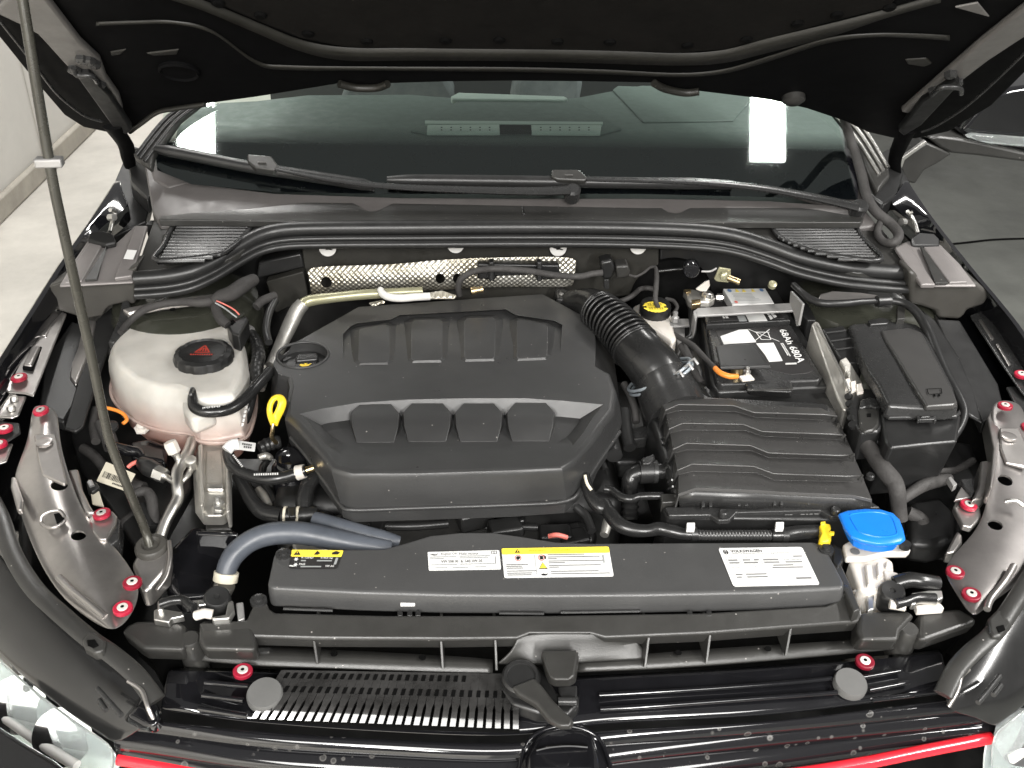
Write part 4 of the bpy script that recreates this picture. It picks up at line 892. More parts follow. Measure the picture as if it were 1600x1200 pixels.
words('capacity_print', '68Ah 680A', nq, (0, 0, 1, 1), 'paper', bt, lift=.0012, bold=.012)
nq = bq('1150,790 1205,885 1228,880 1172,786')
flat('small_print', nq, [R4(.0+.09*i, .1, .07+.09*i, .45) for i in range(10)]+[R4(.0+.09*i, .6, .06+.09*i, .95) for i in range(11)], 'paper', bt, lift=.0012)
nq = bq('1188,937 1266,934 1266,922 1188,925'); flat('small_print', nq, [R4(.09*i, 0, .09*i+.07, 1) for i in range(11)], 'paper', bt, lift=.0012)
nq = bq('735,575 755,620 800,618 772,574'); flat('type_print', nq, [R4(0, .05, .9, .35), R4(0, .5, .9, .95)], 'paper', bt, lift=.0012)
nq = bq('1050,575 1085,632 1135,605 1100,572'); flat('type_print', nq, [R4(0, .05, .3, .42), R4(.38, .05, .9, .42), R4(0, .55, .4, .95), R4(.48, .55, .9, .95)], 'paper', bt, lift=.0012)
slab('terminal_cover', bq('700,800 965,782 1085,938 735,945', .888), (0, 0, -.004), 'plastic', bt, bevel=.002)
slab('terminal_cover_side', bq('735,945 1085,938 1090,950 740,955', .886), (0, 0, -.004), 'plastic_satin', bt, bevel=.001)
lathe('clamp', [(.010, -.02), (.010, .006), (.006, .008)], P(*Z5('855,965')[0], .876), (0, 0, 1), 'brass', bt, n=20)
tube('live_cable', '1117,575,.884 1126,583,.884 1140,588,.883 1152,588,.880', [4, 4.5, 4.5, 4], 'orange', bt)
slab('terminal_lug', bq('865,1010 940,990 975,1030 890,1040', .879), (0, 0, -.004), 'washer_white', bt, bevel=.001)
lathe('terminal_nut', [(.006, 0), (.006, .006), (.003, .007), (.003, .012)], P(*Z5('918,998')[0], .879), (0, 0, 1), 'silver', bt, n=6)
tray = thing('battery_tray', 'black plastic tray wall in front of the battery', 'tray', P(1200, 640, .70))
slab('front_wall', PS('1082,588 1100,600 1118,612 1150,622 1298,606 1330,600 1336,640 1290,642 1090,640', .846), (0, .0, -.12), 'plastic', tray, bevel=.004)
loft('clamp_panel', [bq('1045,960 1080,925 1200,915 1228,990 1240,1100 1235,1125 925,1110 900,1060', .868), bq('1045,990 1080,955 1200,945 1228,1020 1240,1140 1235,1165 925,1150 900,1100', .845)], 'plastic_satin', tray, bevel=.004)
slab('panel_edge', bq('922,1098 1238,1090 1240,1102 924,1112', .8695), (0, 0, -.002), 'plastic_grey', tray, bevel=.0005)
hd = thing('battery_strap', 'grey metal hold down strap bridging the battery', 'strap', P(1160, 490, .85))
slab('bar', PS('1084,486 1090,481 1238,473 1244,478 1242,485 1090,493', .892), (0, 0, -.004), 'steel_grey', hd, bevel=.001)
slab('left_leg', PS('1083,486 1089,482 1090,493 1086,505', .892), (.0, 0, -.03), 'steel_grey', hd, bevel=.001)
q = Z5('1222,420 1305,510 1275,660 1262,665 1250,600 1215,500')
slab('right_plate', [PX(a, b_, .405) for a, b_ in q], (.004, 0, 0), 'steel_grey', hd, bevel=.001)
q = Z5('378,645 410,612 520,612 540,625 535,660 390,665'); slab('foot', [P(a, b_, .862) for a, b_ in q], (0, 0, -.004), 'steel_grey', hd, bevel=.001)
lathe('foot_nut', [(.007, 0), (.007, .008), (.004, .011), (.004, .018)], P(*Z5('418,632')[0], .863), (0, 0, 1), 'steel_grey', hd, n=6)
q = Z5('395,665 490,668 490,740 450,800 410,720'); slab('foot_leg', [P(a, b_, .85) for a, b_ in q], (0, 0, -.05), 'steel_grey', hd, bevel=.001)
tm = thing('negative_terminal', 'silver clamp with white lever on the rear battery pole', 'terminal', P(1120, 470, .86))
q = Z5('478,412 530,405 565,410 600,425 640,435 690,430 700,470 660,495 600,490 540,500 512,480 500,440'); slab('clamp', [P(a, b_, .888) for a, b_ in q], (0, 0, -.014), 'cast', tm, bevel=.003)
q = Z5('565,410 630,360 660,348 665,385 640,425 600,425'); slab('lever', [PY(a, b_, 1.47) for a, b_ in q], (0, .004, 0), 'washer_white', tm, bevel=.001)
lathe('post', [(.010, -.01), (.009, .008), (.007, .010)], P(*Z5('640,462')[0], .888), (0, 0, 1), 'silver', tm, n=20)
lathe('nut', [(.0075, 0), (.0075, .008), (.004, .012)], P(*Z5('715,465')[0], .884), (.8, -.5, .2), 'silver', tm, n=6)
q = Z5('480,410 530,405 535,420 500,432'); slab('copper_tab', [P(a, b_, .892) for a, b_ in q], (0, 0, -.004), 'brass', tm, bevel=.001)
q = Z5('535,480 600,475 600,505 540,515'); slab('copper_tab', [P(a, b_, .889) for a, b_ in q], (0, 0, -.01), 'brass', tm, bevel=.001)
tag(tube('ground_cable', '1074,470,.87 1080,480,.868 1082,492,.866 1083,510,.862 1080,525,.855 1072,530,.85', [4, 6, 7, 6, 5, 4], 'rubber'), 'black cable curling round the left end of the battery strap', 'cable')
tag(tube('battery_loom', '1052,522,.855 1066,530,.862 1082,540,.868 1094,552,.872 1106,564,.876 1118,575,.88', [4, 4, 5, 5, 4, 4], 'cloth_tape'), 'taped cable along the battery side leading to the orange lead', 'cable')
# ---------------------------------------------------------------- engine control unit and fuse box
ecu = thing('engine_control_unit', 'silver finned control unit standing between battery and fuse box', 'control unit', P(1305, 600, .72))
slab('housing', PS('1268,506,.905 1273,501,.905 1280,503,.905 1318,584,.885 1326,600,.88 1328,640,.862 1318,640,.862 1308,620,.868'), (0, 0, -.10), 'cast', ecu, bevel=.003)
sweep('edge_bead', crom(PS('1276,506,.907 1300,552,.897 1318,590,.887 1328,612,.879'), 4), .002, 'silver', ecu, ns=6)
for i in range(4):
    slab('fin', PS([(1312+i*6, 562+i*9, .893-i*.004), (1322+i*6, 557+i*9, .893-i*.004), (1334+i*5, 574+i*9, .885-i*.004), (1322+i*5, 580+i*9, .885-i*.004)]), (0, 0, -.03), 'cast', ecu, bevel=.002)
for i in range(3): slab('plug_tab', PS([(1320+i*9, 592+i*4, .885), (1328+i*9, 590+i*4, .885), (1332+i*9, 604+i*4, .88), (1322+i*9, 606+i*4, .88)]), (0, 0, -.02), 'washer_white', ecu, bevel=.001)
slab('plug_block', PS('1284,513,.90 1318,508,.90 1352,560,.885 1346,566,.885 1326,566,.885 1312,560,.885'), (0, 0, -.06), 'plastic', ecu, bevel=.003)
for a in ('1290,520,.902 1322,516,.902', '1296,533,.898 1332,528,.898', '1306,546,.894 1340,542,.894'):
    sweep('plug_seam', PS(a), .0015, 'plastic_satin', ecu, ns=6)
cn = thing('wiring_connector', 'black connector with a grey square hooded latch beside the fuse box', 'connector', P(1358, 660, .80))
slab('shell', PS('1332,612 1346,606 1376,608 1382,618 1384,662 1374,674 1346,676 1334,660 1326,640', .876), (0, 0, -.05), 'plastic', cn, bevel=.004)
slab('latch', PS('1341,640 1344,637 1372,637 1375,642 1373,664 1366,672 1352,674 1343,667', .8795), (0, 0, -.006), 'plastic_grey', cn, bevel=.003)
slab('latch_hood', PS('1342,636 1346,624 1358,620 1372,622 1376,628 1376,635 1368,637 1360,633 1350,637', .881), (0, 0, -.008), 'plastic_satin', cn, bevel=.002)
slab('latch_hole', PS('1355,646 1361,646 1361,651 1355,651', .8805), (0, 0, -.002), 'hollow', cn, bevel=0)
for i in range(5): lathe('lug', [(.006, -.004), (.006, .002)], P(1326+i*1.5, 620+i*11, .872), (-.5, -.2, 1), 'plastic', cn, n=12)
mk('lid_satin', (.040, .039, .038), .30, var=.08, noise=.08)  # paler than the rest of the lid: lamp sheen put into the colour
fb = thing('fuse_box', 'black fuse box with moulded fuse symbol on its lid', 'fuse box', P(1425, 640, .75))
lidt = PS('1326,508 1334,505 1408,501 1432,506 1444,514 1490,604 1498,632 1480,636 1446,636 1388,632 1372,600 1356,576 1344,552', .905)
loft('lid', [lidt, [p+V((0, 0, -.022))+(p-sum(lidt, V())/13)*.03 for p in lidt]], 'plastic_satin', fb, bevel=.005, seg=3)
slab('lid_plateau', PS('1376,516,.908 1420,511,.908 1441,519,.908 1488,606,.911 1497,628,.911 1492,632,.911 1448,634,.911 1430,606,.911 1400,556,.910 1384,532,.909'), (0, 0, -.010), 'lid_satin', fb, bevel=.003)
q = PS('1450,621 1474,620 1470,607 1448,608', .9115)
flat('fuse_symbol', q, [seg(q, (0, .95), (1, .95), .03), seg(q, (0, .95), (.05, .35), .03), seg(q, (.05, .35), (.3, .25), .03), seg(q, (1, .95), (.95, .35), .03), seg(q, (.95, .35), (.3, .3), .03), R4(.36, 0, .50, .28), R4(.66, 0, .80, .28)], 'hollow', fb)
ft = PS('1376,646 1390,638 1498,640 1502,650 1496,690 1392,700 1384,690', .880)
slab('base', ft, (0, .02, -.10), 'plastic', fb, bevel=.004)
slab('lid_rim', PS('1383,640 1392,646 1494,644 1500,638 1502,644 1496,650 1390,652 1380,645', .889), (0, 0, -.006), 'plastic_satin', fb, bevel=.002)
for s in ('1432,642 1436,641 1438,656 1434,657', '1456,642 1460,641 1464,656 1460,657', '1434,652 1462,651 1462,655 1434,656', '1438,646 1452,646 1453,651 1439,652'):
    slab('clip', PS(s, .892), (0, 0, -.006), 'plastic_satin', fb, bevel=.001)
for s in ('1391,672 1417,672', '1460,671 1480,671', '1392,687 1468,686', '1396,699 1440,698', '1448,699 1460,703'):
    (a, b_), (c_, d_) = T(s); sweep('rib', [PY(a, b_, ft[2].y-.012), PY(c_, d_, ft[2].y-.012)], .0018, 'plastic_satin', fb, ns=6)
slab('lid_hinge', PS('1356,500 1378,496 1390,499 1388,505 1360,507', .91), (0, 0, -.012), 'plastic', fb, bevel=.002)
slab('lid_hinge', PS('1402,478 1414,478 1414,498 1402,498', .915), (0, 0, -.012), 'plastic_grey', fb, bevel=.001)
lm = thing('fender_loom', 'thick black wiring conduit running round the back and side of the fuse box', 'conduit', P(1440, 520, .85))
tube('conduit', '1240,445,.93 1252,456,.93 1268,468,.925 1288,474,.925 1320,474,.925 1350,471,.925 1385,470,.925 1410,473,.925 1428,484,.922 1442,502,.915 1452,522,.905 1462,548,.895 1478,585,.88 1494,612,.872 1506,640,.86 1502,664,.85 1485,690,.84 1466,716,.83', [5, 5, 6, 6, 6, 5, 5, 6, 7, 8, 8, 8, 8, 7, 7, 6, 6, 5], 'rubber', lm, n=6)
tube('clamp_band', '1370,471,.925 1390,470,.925', [9, 9], 'plastic', lm)
tag(tube('harness', '1346,690,.85 1358,700,.85 1368,716,.845 1382,735,.84 1396,752,.83 1402,770,.82 1404,790,.80 1406,812,.78', [12, 13, 13, 14, 14, 13, 12, 12], 'cloth_tape', ns=18), 'thick cloth taped harness dropping from the connector towards the blue cap', 'harness')
tag(tube('harness_collar', '1342,686,.852 1356,684,.852 1372,690,.85', [9, 10, 9], 'rubber', ns=14), 'ribbed rubber collar at the top of the thick taped harness', 'collar')
tag(tube('harness', '1410,780,.79 1440,760,.80 1465,752,.80 1485,748,.80', [8, 10, 10, 8], 'cloth_tape', ns=14), 'taped wiring branch leading to the small bracket right of the blue cap', 'harness')
tag(tube('harness', '1418,800,.77 1440,815,.76 1428,838,.75 1420,845,.745', [10, 12, 12, 10], 'cloth_tape', ns=14), 'curled taped wiring right behind the washer neck', 'harness')
tag(tube('harness', '1376,700,.84 1392,708,.835 1396,722,.83', [8, 9, 8], 'cloth_tape', ns=14), 'short taped stub right of the thick harness', 'harness')
for s, z, lab in (('1412,702 1420,698 1431,703 1427,714 1414,712', .835, 'grey plug block below the fuse box'), ('1398,710 1409,707 1412,718 1402,719', .832, 'small pale plug left of the grey plug block')):
    tag(slab('plug', PS(s, z), (0, 0, -.03), 'steel_grey', bevel=.002), lab, 'plug', 'plugs below the fuse box')
tag(tube('silver_sleeve', '1416,738,.815 1432,734,.82 1448,728,.825', [7, 8, 6], 'pipe_dull'), 'crumpled silver sleeve among the wires below the fuse box', 'sleeve')
# ---------------------------------------------------------------- coolant tank
ct = thing('coolant_tank', 'cloudy white coolant tank with pink coolant and black cap', 'coolant tank', P(285, 660, .74))
base = PS('173,582 180,553 200,533 245,522 300,516 345,513 370,530 386,562 391,598 386,628 374,650 342,656 308,655 290,644 255,640 215,628 186,606', .838)
bc = sum(base, V())/len(base)
def lv(z, k): return [V((bc.x+(p.x-bc.x)*k, bc.y+(p.y-bc.y)*k, z)) for p in base]
loft('body', [lv(.876, .84), lv(.872, .93), lv(.860, .995), lv(.840, 1.02), lv(.812, 1.02), lv(.806, 1.05), lv(.800, 1.05), lv(.794, 1.01), lv(.765, .95), lv(.745, .82)], 'tank', ct, bevel=.006, seg=4, sharp=60)
for s in ('300,612,.868 318,600,.868 330,612,.868 328,642,.85', ):
    pass
sm_ = lv(.803, 1.058); sweep('seam', crom(sm_, 4, True)+[crom(sm_, 4, True)[0]], .0026, 'tank', ct, ns=8, cap=False)
sm_ = lv(.797, 1.02); sweep('seam', crom(sm_, 4, True)+[crom(sm_, 4, True)[0]], .0020, 'tank', ct, ns=8, cap=False)
slab('boss', PS('282,612 330,602 338,640 300,655 286,640', .858), (0, 0, -.03), 'tank', ct, bevel=.008, seg=3)
lathe('side_neck', [(.014, -.01), (.016, .01), (.012, .014)], P(223, 526, .86), (-.3, .4, 1), 'tank', ct, n=20)
cpz = .886; cc_ = P(318, 553, cpz)
cap = lathe('cap', [(.038, -.022), (.0435, -.018), (.0450, -.004), (.0425, .003), (.036, .006), (.034, .0035), (.031, .0038), (.004, .0045)], cc_, (0, 0, 1), 'plastic', ct, n=80, lump=lambda t: 1-.035*(1 if (t*10) % 1 < .22 else 0))
q = [cc_+V((a*.017, b_*.017, .0052)) for a, b_ in ((-1, -1), (1, -1), (1, 1), (-1, 1))]
flat('red_symbol', q, [seg(q, (.18, .32), (.5, .95), .035), seg(q, (.82, .32), (.5, .95), .035), seg(q, (.18, .34), (.82, .34), .035), seg(q, (.36, .42), (.42, .70), .03), seg(q, (.5, .42), (.5, .72), .03), seg(q, (.64, .42), (.58, .70), .03)], 'red_print', cap)
flat('red_print', q, [R4(.02+.1*i, .10, .09+.1*i, .20) for i in range(10)], 'red_print', cap)
vh = thing('overflow_hose', 'black overflow hose with printed text leaving the coolant tank front', 'hose', P(340, 650, .84))
tube('hose', '302,612,.872 301,624,.870 304,636,.866 318,643,.863 342,643,.862 364,637,.862 384,622,.864 402,602,.866 422,580,.862', [6, 8, 9, 9, 9, 9, 9, 9, 9], 'hose', vh, ns=18)
tube('clip', '299,616,.874 303,616,.874', [11, 11], 'plastic_satin', vh)
q = [P(316, 641, .8745), P(346, 638, .8745), P(346, 633, .8745), P(316, 636, .8745)]
flat('hose_print', q, [R4(.02+.085*i, .2+.1*(i % 3), .07+.085*i, .8) for i in range(11)], 'paper', vh)
# hoses and looms right of the tank
tag(tube('corrugated_hose', '384,515,.84 394,524,.845 402,540,.85 404,560,.85 400,578,.848 402,600,.842', [8, 9, 10, 11, 11, 10], 'rubber', ns=18, ribs=(.012, .10)), 'fluted black hose curving down right of the coolant tank', 'hose')
tag(tube('hose_collar', '376,518,.85 384,514,.85 392,518,.85', [8, 9, 8], 'steel_grey', ns=16), 'grey hose collar behind the coolant tank', 'collar')
fh_ = tag(tube('fuel_hose', '398,588,.84 392,615,.835 386,640,.825 380,660,.81 372,684,.80 366,700,.79', [10, 10, 10, 9, 9, 9], 'hose', ns=16), 'vertical printed black hose between coolant tank and dipstick', 'hose')
q = [P(388, 612, .846), P(376, 668, .826), P(381, 668, .826), P(393, 612, .846)]
flat('hose_print', q, [R4(.05+.12*i, .1, .14+.12*i, .8) for i in range(8)], 'paper', fh_, lift=.001)
tag(tube('grey_fitting', '410,576,.83 412,592,.83 408,608,.825', [8, 7, 6], 'cast', ns=14), 'pale metal fitting left of the oil filler opening', 'fitting')
tag(tube('loom', '188,520,.90 200,505,.905 222,486,.915 250,476,.92 285,472,.92 315,473,.92 335,470,.92', [5, 5, 6, 6, 6, 7, 7], 'cloth_tape', n=6), 'taped cable arching over the left strut tower', 'cable')
tag(tube('loom', '332,472,.92 345,464,.925 362,458,.93 380,446,.935 398,436,.935', [8, 11, 12, 12, 9], 'cloth_tape', n=6), 'thick taped cable bundle climbing to the left of the firewall', 'cable')
tag(tube('loom', '336,478,.92 340,490,.915 346,500,.91 356,508,.905', [7, 8, 8, 7], 'cloth_tape', n=6), 'taped cable branch bending down to the plug behind the tank', 'cable')
wp = thing('wire_plug', 'black plug with red and grey wires behind the coolant tank', 'plug', P(368, 510, .88))
slab('shell', PS('354,506 362,494 372,498 384,492 388,498 374,524 362,520', .905), (0, 0, -.03), 'plastic', wp, bevel=.003)
slab('slot', PS('358,503 364,499 368,503 362,508', .9058), (0, 0, -.001), 'hollow', wp, bevel=0)
sweep('red_wire', crom(PS('338,470,.928 352,476,.92 366,484,.914 374,492,.908'), 4), .0012, 'ink_red', wp, ns=6)
sweep('grey_wire', crom(PS('336,473,.928 350,481,.92 362,490,.914 370,496,.908'), 4), .0012, 'ink_pale', wp, ns=6)
# strut towers
def tower(label, dome, extra):
    t = thing('strut_tower', label, 'strut tower', dome, 'strut towers'); return t
tL = tower('dark olive left strut tower half hidden by the coolant tank', P(290, 490, .88), 0)
lathe('dome', [(.125, -.20), (.125, -.03), (.118, -.008), (.10, .002), (.07, .006), (.02, .006)], P(290, 462, .885), (0, 0, 1), 'gloss_olive' if 'gloss_olive' in MAT else 'bracket', tL, n=44)
mk('gloss_olive', (.030, .031, .024), .22, coat=.5, var=.2); tL.children[0].data.materials.clear(); tL.children[0].data.materials.append(MAT['gloss_olive'])
slab('top_plate', PS('190,482,.905 225,474,.91 260,466,.915 320,460,.915 336,458,.915 330,468,.912 250,478,.908 200,490,.90'), (0, 0, -.01), 'bracket', tL, bevel=.003)
lathe('hole', [(.005, 0), (.005, .001)], P(270, 484, .9035), (0, 0, 1), 'hollow', tL, n=12)
slab('seam_bracket', PS('190,470,.905 200,468,.905 205,480,.90 200,500,.892 178,535,.875 168,534,.875 184,500,.892'), (0, 0, -.05), 'plastic_satin', tL, bevel=.003)
tR = tower('dark right strut tower with a bright patch behind the fuse box', P(1320, 490, .88), 0)
lathe('dome', [(.125, -.20), (.125, -.03), (.118, -.008), (.10, .002), (.07, .006), (.02, .006)], P(1352, 462, .885), (0, 0, 1), 'gloss_olive', tR, n=44)
slab('bright_plate', PS('1282,458,.925 1300,454,.925 1345,456,.925 1372,460,.922 1376,466,.92 1330,471,.918 1290,472,.918 1278,466,.92'), (0, 0, -.008), 'bracket', tR, bevel=.003)
lathe('rubber_plug', [(.007, -.004), (.007, .003), (.003, .005)], P(1207, 445, .93), (0, -.5, 1), 'pipe_olive', tR, n=18)
# inner wing panels below the flanges
slab('wing_trim', PS('70,560,.84 112,500,.86 122,505,.86 150,510,.855 134,560,.84 122,620,.825 100,660,.81 60,640,.825'), (0, 0, -.02), 'plastic', fL, bevel=.004)
slab('wing_gusset', PS('128,498,.862 150,500,.862 142,545,.848 118,600,.835 108,590,.835 112,560,.84'), (0, 0, -.008), 'bracket', fL, bevel=.003)
slab('wing_flap', PS('150,500,.858 176,478,.868 186,488,.868 172,536,.852 150,600,.828 130,665,.812 118,674,.81 100,668,.815'), (0, 0, -.006), 'plastic', fL, bevel=.002)
slab('wing_trim', PS('1440,482,.89 1462,500,.885 1500,560,.865 1520,610,.845 1536,660,.835 1500,640,.84 1480,600,.855 1450,520,.88'), (0, 0, -.006), 'plastic', fR, bevel=.003)
slab('wing_trim', PS('1462,498,.88 1500,500,.88 1560,600,.845 1570,640,.835 1536,662,.83'), (0, 0, -.02), 'plastic', fR, bevel=.003)
# ---------------------------------------------------------------- headlamp mounting brackets
def bracket(label, rows, group='headlamp mounting brackets'):
    t = thing('headlamp_bracket', label, 'bracket', P(rows[4][1][0], rows[4][1][1], .70), group)
    R = [[P(a[0], a[1], a[2]) for a in r] for r in rows]
    return t, grid('panel', R, 'bracket', t, solid=.003, sub=2)
def mkrows(src, bul):
    out = []
    for s, z in src:
        px = T(s); n = len(px)
        out.append([(u, v, z+bul*math.sin(math.pi*i/(n-1))*1.0) for i, (u, v) in enumerate(px)])
    return out
hbL, pL = bracket('shiny grey headlamp bracket holding the prop rod grommet side', mkrows([
    ('48,634 58,630 70,632 80,634 92,642', .858), ('44,684 56,680 66,678 80,679 94,690', .848), ('26,724 46,722 64,722 82,722 106,732', .837), ('16,758 44,764 72,768 98,770 120,774', .825),
    ('30,804 62,812 90,815 116,816 142,816', .813), ('50,860 84,864 116,864 146,858 172,842', .804), ('76,908 108,908 140,906 172,898 208,886', .799), ('106,946 134,946 160,940 186,934 224,924', .795), ('152,978 164,982 176,984 186,982 204,966', .790)], .010))
slab('pressed_strip', PS('53,678,.8585 86,678,.8585 92,700,.853 98,726,.847 104,752,.840 100,756,.840 66,742,.842 60,720,.848 56,700,.853'), (0, 0, -.006), 'bracket', hbL, bevel=.002)
lathe('round_emboss', [(.011, -.002), (.011, .0012), (.009, .0020), (.003, .0016)], P(69, 691, .8575), (0, 0, 1), 'bracket', hbL, n=20)
hbL['label'] = 'shiny grey headlamp bracket below the prop rod, with three bolt ears'
hc1 = []
for u, v, r in ((94, 764, 12), (122, 835, 11)):
    hc1.append(lathe('c', [(pxm(P(u, v, .83), r), -.05), (pxm(P(u, v, .83), r), .05)], P(u, v, .828 if v < 800 else .818), (0, 0, 1), 'hollow', n=22))
cut(pL, hc1)
slab('bolt_ear', PS('134,797 176,798 183,806 180,820 166,842 154,842 140,826 132,812', .812), (0, 0, -.01), 'bracket', hbL, bevel=.002)
slab('bolt_ear_wall', PS('183,806 188,812 186,842 172,852 166,843 180,820', .806), (0, 0, -.03), 'plastic_satin', hbL, bevel=.003)
slab('side_arm', PS('106,734 122,732 128,762 140,788 148,800 134,800 120,772', .822), (0, 0, -.02), 'bracket', hbL, bevel=.003)
sweep('loop', crom(PS('64,816,.828 66,806,.834 78,799,.838 92,798,.838 100,806,.834 98,816,.83 84,824,.83 70,822,.828 64,816,.828'), 5), .0025, 'bracket', hbL, ns=8)
slab('loop_hole', PS('84,803 98,800 101,810 88,816', .8345), (0, 0, -.003), 'hollow', hbL, bevel=0)
slab('slot_frame', PS('17,744 24,744 36,780 34,796 26,796 16,760', .835), (0, 0, -.01), 'bracket', hbL, bevel=.003)
sweep('lower_bead', crom(PS('92,902,.812 110,920,.810 138,942,.806 164,964,.80'), 5), .0045, 'bracket', hbL, ns=10)
for u, v, z in ((160, 807, .812), (208, 915, .806), (193, 955, .802)): bolt(hbL, u, v, z)
bolt(hbL, 65, 646, .866, k=.95)
hbR, pR = bracket('shiny dark headlamp bracket', mkrows([
    ('1546,632 1560,624 1572,622 1590,626 1600,636', .858), ('1552,680 1562,668 1576,666 1594,668 1612,680', .848), ('1552,730 1562,725 1580,722 1600,722 1624,728', .836), ('1540,790 1556,780 1580,775 1610,775 1640,785', .822),
    ('1528,826 1548,824 1574,824 1600,826 1630,832', .812), ('1490,862 1520,868 1552,870 1584,872 1616,876', .804), ('1470,890 1500,905 1534,912 1566,912 1598,908', .799), ('1488,918 1506,930 1526,938 1546,938 1568,930', .795), ('1506,950 1514,956 1520,960 1528,962 1540,950', .790)], .006))
slab('pressed_strip', PS('1562,668,.8585 1592,668,.8585 1606,700,.851 1604,730,.845 1572,722,.846 1564,700,.851'), (0, 0, -.006), 'bracket', hbR, bevel=.002)
lathe('round_emboss', [(.011, -.002), (.011, .0012), (.009, .0020), (.003, .0016)], P(1576, 682, .8565), (0, 0, 1), 'bracket', hbR, n=20)
hbR['label'] = 'shiny dark headlamp bracket beside the blue washer cap, with bolt ears'
pR.data.materials.clear(); mk('bracket_dark', (.17, .16, .155), .32, metal=.7, noise=.08, nscale=25, var=.2); pR.data.materials.append(MAT['bracket_dark'])
hc2 = []
for u, v, r in ((1570, 752, 11), (1556, 818, 11)):
    hc2.append(lathe('c', [(pxm(P(u, v, .83), r), -.05), (pxm(P(u, v, .83), r), .05)], P(u, v, .832 if v < 800 else .82), (0, 0, 1), 'hollow', n=22))
cut(pR, hc2)
slab('bolt_ear', PS('1494,782 1530,782 1534,806 1526,816 1518,824 1504,820 1490,792', .812), (0, 0, -.01), 'bracket', hbR, bevel=.002)
slab('side_arm', PS('1532,720 1546,718 1548,760 1534,778 1518,782 1528,760', .828), (0, 0, -.03), 'bracket', hbR, bevel=.003)
slab('side_wall', PS('1543,652 1550,640 1560,664 1562,672 1556,730 1550,762 1546,758 1552,700', .852), (0, 0, -.03), 'bracket', hbR, bevel=.002)
slab('lower_arm', PS('1478,862 1496,828 1504,836 1504,848 1492,864', .800), (0, 0, -.02), 'bracket', hbR, bevel=.003)
sweep('lower_bead', crom(PS('1542,952,.806 1548,936,.808 1570,908,.812 1584,884,.815'), 5), .0045, 'bracket', hbR, ns=10)
sweep('loop', crom(PS('1570,784,.836 1586,782,.84 1598,790,.836'), 4), .003, 'silver', hbR, ns=8)
for u, v, z in ((1512, 793, .812), (1491, 898, .806), (1516, 933, .802)): bolt(hbR, u, v, z)
bolt(hbR, 1569, 638, .866, k=.95)
# small bracket beside it
sb = thing('small_bracket', 'little black and silver bracket behind the right headlamp ear', 'bracket', P(1510, 765, .78))
slab('plate', PS('1491,782 1502,760 1518,776', .822), (0, 0, -.004), 'bracket', sb, bevel=.001)
slab('shell', PS('1500,748 1520,746 1524,768 1518,775 1506,760', .825), (0, 0, -.03), 'plastic_satin', sb, bevel=.002)
slab('tab', PS('1481,746 1486,744 1496,756 1490,760', .828), (0, 0, -.01), 'steel_grey', sb, bevel=.001)
# ---------------------------------------------------------------- left front clutter
mb = thing('engine_mount_arm', 'cast aluminium engine mount arm below the coolant tank', 'engine mount', P(335, 810, .68))
loft('arm', [PS('314,694 340,690 354,698 356,722 357,800 346,806 322,806 312,790 308,720', .795), PS('308,704 340,700 360,708 362,732 364,812 350,822 318,822 304,802 300,730', .770)], 'cast', mb, bevel=.004, seg=3)
slab('web', PS('322,704 346,702 350,750 348,762 324,762 320,740', .7965), (0, 0, -.004), 'cast', mb, bevel=.003)
for s in ('309,695 316,692 318,788 312,790', '352,700 358,704 359,798 353,800'): slab('flange', PS(s, .806), (0, 0, -.03), 'cast', mb, bevel=.003)
slab('step', PS('322,754 350,754 350,764 322,764', .801), (0, 0, -.008), 'silver', mb, bevel=.003)
lathe('stud', [(.011, -.004), (.011, .001), (.008, .002), (.008, .010), (.004, .011), (.004, .020)], P(343, 795, .797), (0, 0, 1), 'silver', mb, n=6)
lathe('ear', [(.008, -.01), (.008, .006), (.005, .008)], P(299, 722, .80), (0, -.3, 1), 'cast', mb, n=16)
slab('pedestal', PS('322,814 356,812 362,826 320,828', .768), (0, 0, -.03), 'plastic_grey', mb, bevel=.003)
ap = thing('refrigerant_pipe', 'silver refrigerant pipe with service valve left of the engine mount', 'pipe', P(262, 840, .70))
tube('pipe', '300,688,.80 294,706,.80 284,724,.80 277,738,.798 277,760,.79 278,778,.78 270,795,.775 258,818,.765 250,842,.755 246,862,.745', [8, 9, 9, 9, 9, 9, 9, 9, 9, 9], 'silver', ap, ns=18)
tube('branch', '300,730,.79 292,744,.785 280,756,.78', [5, 5, 5], 'silver', ap)
tube('valve_neck', '282,722,.80 276,712,.812 272,706,.82', [7, 6, 8], 'silver', ap, ns=16)
lathe('valve_cap', [(.009, -.008), (.0095, .004), (.0085, .009), (.003, .010)], P(269, 699, .826), (-.35, .25, 1), 'washer_white', ap, n=24, lump=lambda t: 1+.05*math.cos(t*16*math.pi))
ps_ = thing('pressure_switch', 'black pressure switch with a silver hex collar left of the pipes', 'switch', P(245, 735, .77))
tube('plug', '220,722,.80 232,730,.80 246,738,.80', [9, 14, 13], 'plastic', ps_, ns=22)
tube('hex_collar', '244,738,.80 258,744,.798', [13, 12], 'silver', ps_, ns=6)
tube('tip', '258,744,.798 270,752,.795', [5, 5], 'silver', ps_, ns=12)
sweep('wires', crom(PS('220,720,.805 208,724,.80 200,730,.795'), 4), .003, 'ink_red', ps_, ns=6)
tag(tube('foil_tape_wire', '168,694,.80 180,698,.80 200,704,.80 216,706,.80 222,712,.80', [6, 8, 9, 7, 4], 'gloss', ns=12), 'shiny black taped wire above the barcode tag', 'wire')
tgx = thing('barcode_tag', 'cream paper tag with a barcode behind the prop rod', 'tag', P(180, 750, .77))
q = [P(165, 764, .795), P(197, 774, .795), P(212, 739, .795), P(163, 722, .795)]
q = [P(151, 752, .795), P(197, 768, .795), P(212, 741, .80), P(166, 722, .80)]
